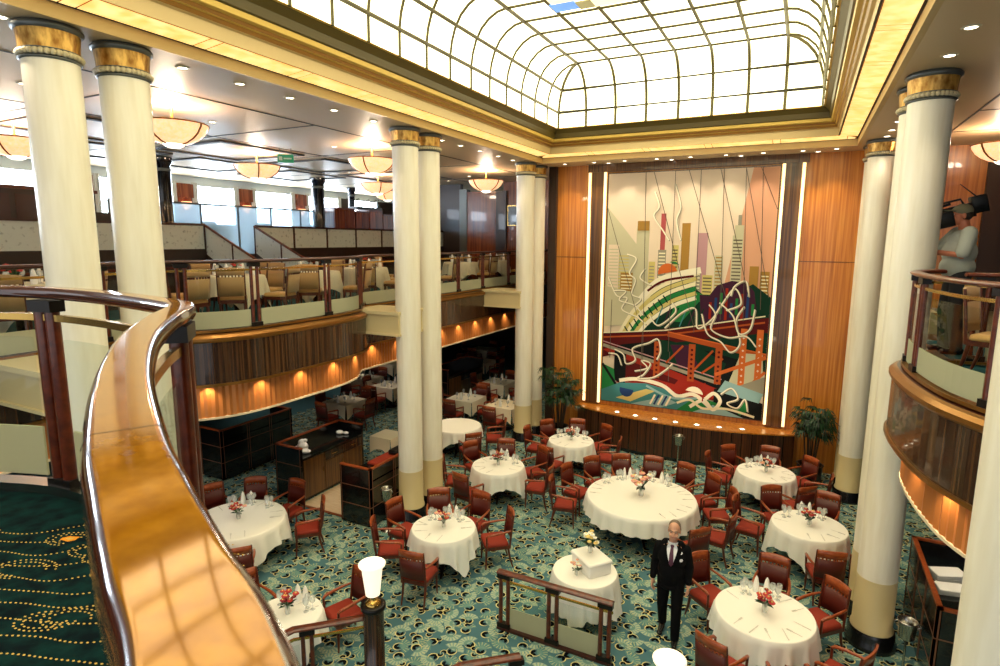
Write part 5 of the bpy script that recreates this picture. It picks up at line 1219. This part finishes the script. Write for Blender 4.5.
for s_, (fx, fy, fz, tip) in {1: (.1, -.13, .0, 0), -1: (-.11, .17, .035, .03)}.items():
    q = MB(); limb(q, [(fx, fy+.05, fz+.045), (fx, fy-.05, fz+.045-tip*.5), (fx+.01*s_, fy-.13, .035)], [.043, .046, .034]); ell(q, (fx+.012*s_, fy-.165, .03), .042, .05, .028)
    me = fuse(q, 'shoe', .009, lambda c: 'shoe_black', 2); add(me, 'shoe', P1)
front_patch(jk, [(1.47, -.05, .05), (1.44, -.075, .075), (1.38, -.07, .07), (1.3, -.05, .05), (1.18, -.012, .012)], .006, 'shirt', 'shirt_white', P1)
front_patch(jk, [(1.465, -.016, .016), (1.445, -.026, .026), (1.425, -.018, .018), (1.33, -.028, .028), (1.21, -.03, .03), (1.17, -.006, .006)], .012, 'tie', 'tie_plum', P1)
for s_ in (-1, 1): front_patch(jk, [(1.46, s_*.06, s_*.09), (1.41, s_*.075, s_*.12), (1.36, s_*.065, s_*.125), (1.28, s_*.045, s_*.08), (1.17, s_*.008, s_*.02)], .01, 'lapel', 'suit_black', P1)
q = MB(); q.lathe([(.076, 1.45), (.074, 1.465), (.07, 1.482)], 'shirt_white', 16, (0, .0, 0)); q.f = q.f[:-2]; q.m = q.m[:-2]; q.sm = q.sm[:-2]; q.build('collar', P1)
for x, z, r, n_ in ((.125, 1.36, .016, 'badge'), (.13, 1.27, .024, 'badge')): front_patch(jk, [(z+r*.9, x-r*.5, x+r*.5), (z, x-r, x+r), (z-r*.9, x-r*.5, x+r*.5)], .009, n_, 'shirt_white', P1, 'small white lapel badge', 3)
q = MB(); c = Vector((.01, -.035, 1.655))
ell(q, c+Vector((0, .035, .045)), .083, .088, .088, 'hair_grey')
for s_ in (-1, 1): ell(q, c+Vector((s_*.062, .04, -.0)), .026, .05, .055, 'hair_grey')
add(fuse(q, 'hair', .008, lambda c_: 'hair_grey', 2), 'hair', P1)
for s_ in (-1, 1):
    q = MB(); q.ball(c+Vector((s_*.031, -.0815, .002)), .009, 'eye_white', 10, 8, (1, 1, .55)); q.ball(c+Vector((s_*.031, -.0895, .002)), .006, 'eye_dark', 8, 6); q.build('eye', P1)
    q = MB(); q.tube([c+Vector((s_*.012, -.1, .022)), c+Vector((s_*.034, -.096, .028)), c+Vector((s_*.054, -.084, .02))], .005, 'hair_grey', 6); q.build('eyebrow', P1)
q = MB(); q.tube([c+Vector((x, -.1+abs(x)*.3, -.068)) for x in (-.024, -.01, .01, .024)], .005, 'lip', 6); q.build('mouth', P1)

# cameraman on the right balcony, seen from his left side
P2 = person('cameraman in a grey tee shirt and olive cap behind the right balcony railing', (1.75, 9.3, DECK), radians(-84))
q = MB(); K = 1.07
def k3(p): return (p[0]*K, p[1]*K, p[2]*K)
LEGS = {1: [(.1, 0, .93), (.12, -.02, .5), (.13, .03, .08)], -1: [(-.1, 0, .93), (-.12, -.05, .5), (-.13, -.02, .08)]}
ARMS = {1: [(.2, .0, 1.42), (.25, -.06, 1.17), (.12, -.27, 1.2)], -1: [(-.2, 0, 1.42), (-.25, -.16, 1.22), (-.14, -.3, 1.42)]}
ell(q, k3((0, 0, .98)), .17, .13, .13); ell(q, k3((0, -.02, 1.14)), .165, .15, .15); ell(q, k3((0, 0, 1.31)), .18, .13, .16); ell(q, k3((0, .01, 1.41)), .17, .09, .07)
for s_ in (1, -1):
    limb(q, [k3(p) for p in LEGS[s_]], [.09, .06, .042]); limb(q, [k3(p) for p in ARMS[s_]], [.058, .047, .034])
hand(q, k3(ARMS[1][2]), (-.4, -1, .25), (0, .2, 1), .9); hand(q, k3(ARMS[-1][2]), (.3, -.8, .5), (.6, .3, .3), 1.0)
limb(q, [k3((0, .02, 1.43)), k3((0, -.01, 1.55))], [.066, .06]); head_shapes(q, k3((0, -.045, 1.635)), 1.06)
add(fuse(q, 'body', .008, lambda c_: 'skin_ruddy', 3), 'body', P2)
q = MB(); ell(q, k3((0, -.02, 1.03)), .215, .19, .17, 'tee_grey'); ell(q, k3((0, -.015, 1.2)), .215, .185, .2); ell(q, k3((0, .0, 1.35)), .215, .145, .13)
for s_ in (1, -1): a, e_ = Vector(ARMS[s_][0]), Vector(ARMS[s_][1]); limb(q, [k3(a), k3(a+(e_-a)*.85)], [.088, .085])
add(fuse(q, 'tee_shirt', .013, lambda c_: 'tee_grey', 5), 'tee_shirt', P2)
q = MB()
for s_ in (1, -1): limb(q, [k3(p) for p in LEGS[s_]], [.115, .085, .07])
ell(q, k3((0, 0, .94)), .19, .15, .12); add(fuse(q, 'trousers', .014, lambda c_: 'trousers_dark', 5), 'trousers', P2)
for s_ in (1, -1):
    fx, fy = LEGS[s_][2][0]*K, LEGS[s_][2][1]*K; q = MB(); limb(q, [(fx, fy+.04, .05), (fx, fy-.14, .036)], [.048, .038]); add(fuse(q, 'shoe', .012, lambda c_: 'shoe_black', 2), 'shoe', P2)
c = Vector(k3((0, -.045, 1.635)))
q = MB(); ell(q, c+Vector((0, .018, .05)), .094, .112, .085); ell(q, c+Vector((0, -.115, .05)), .07, .075, .012); add(fuse(q, 'cap', .009, lambda c_: 'cap_olive', 2), 'cap', P2)
q = MB(); ell(q, c+Vector((0, .05, -.0)), .088, .08, .075); add(fuse(q, 'hair', .01, lambda c_: 'hair_dark', 2), 'hair', P2)
for s_ in (-1, 1): q = MB(); q.ball(c+Vector((s_*.033, -.087, .004)), .013, 'eye_white', 8, 6); q.ball(c+Vector((s_*.033, -.097, .004)), .006, 'eye_dark', 8, 6); q.build('eye', P2)
V = thing('video_camera', 'black shoulder video camera held up by the cameraman', 'camera', (1.75, 9.3, DECK), radians(-84))
T = Matrix.Translation(Vector(k3((-.2, -.04, 1.65)))) @ Matrix.Rotation(radians(15), 4, 'X')
q = MB(); q.rbox(-.06, .06, -.3, .2, -.08, .1, .02, 'camera_black', T); q.build('body', V)
q = MB(); q.rbox(-.065, .065, .17, .34, -.05, .17, .02, 'camera_black', T); q.build('battery_pack', V)
q = MB(); q.tube([T @ Vector((0, -.29, .0)), T @ Vector((0, -.30, 0)), T @ Vector((0, -.32, 0)), T @ Vector((0, -.34, 0))], [.045, .05, .055, .065], 'camera_black', 14); q.build('lens', V)
q = MB(); q.tube([T @ Vector((.05, -.26, .06)), T @ Vector((.2, -.22, .0))], .03, 'camera_black', 10); q.rbox(.19, .31, -.3, -.1, -.13, .06, .02, 'camera_black', T); q.build('viewfinder', V)
q = MB(); q.tube([T @ Vector((0, -.22, .1)), T @ Vector((0, -.2, .17)), T @ Vector((0, .08, .17)), T @ Vector((0, .1, .1))], .014, 'camera_black', 8); q.build('top_handle', V)
q = MB(); q.tube([T @ Vector((.02, .24, .16)), T @ Vector((.02, .1, .36))], [.009, .004], 'camera_black', 6); q.build('antenna', V)
q = MB(); q.tube([T @ Vector((-.05, -.28, .12)), T @ Vector((-.05, -.02, .14))], .018, 'camera_black', 8); q.build('microphone', V)
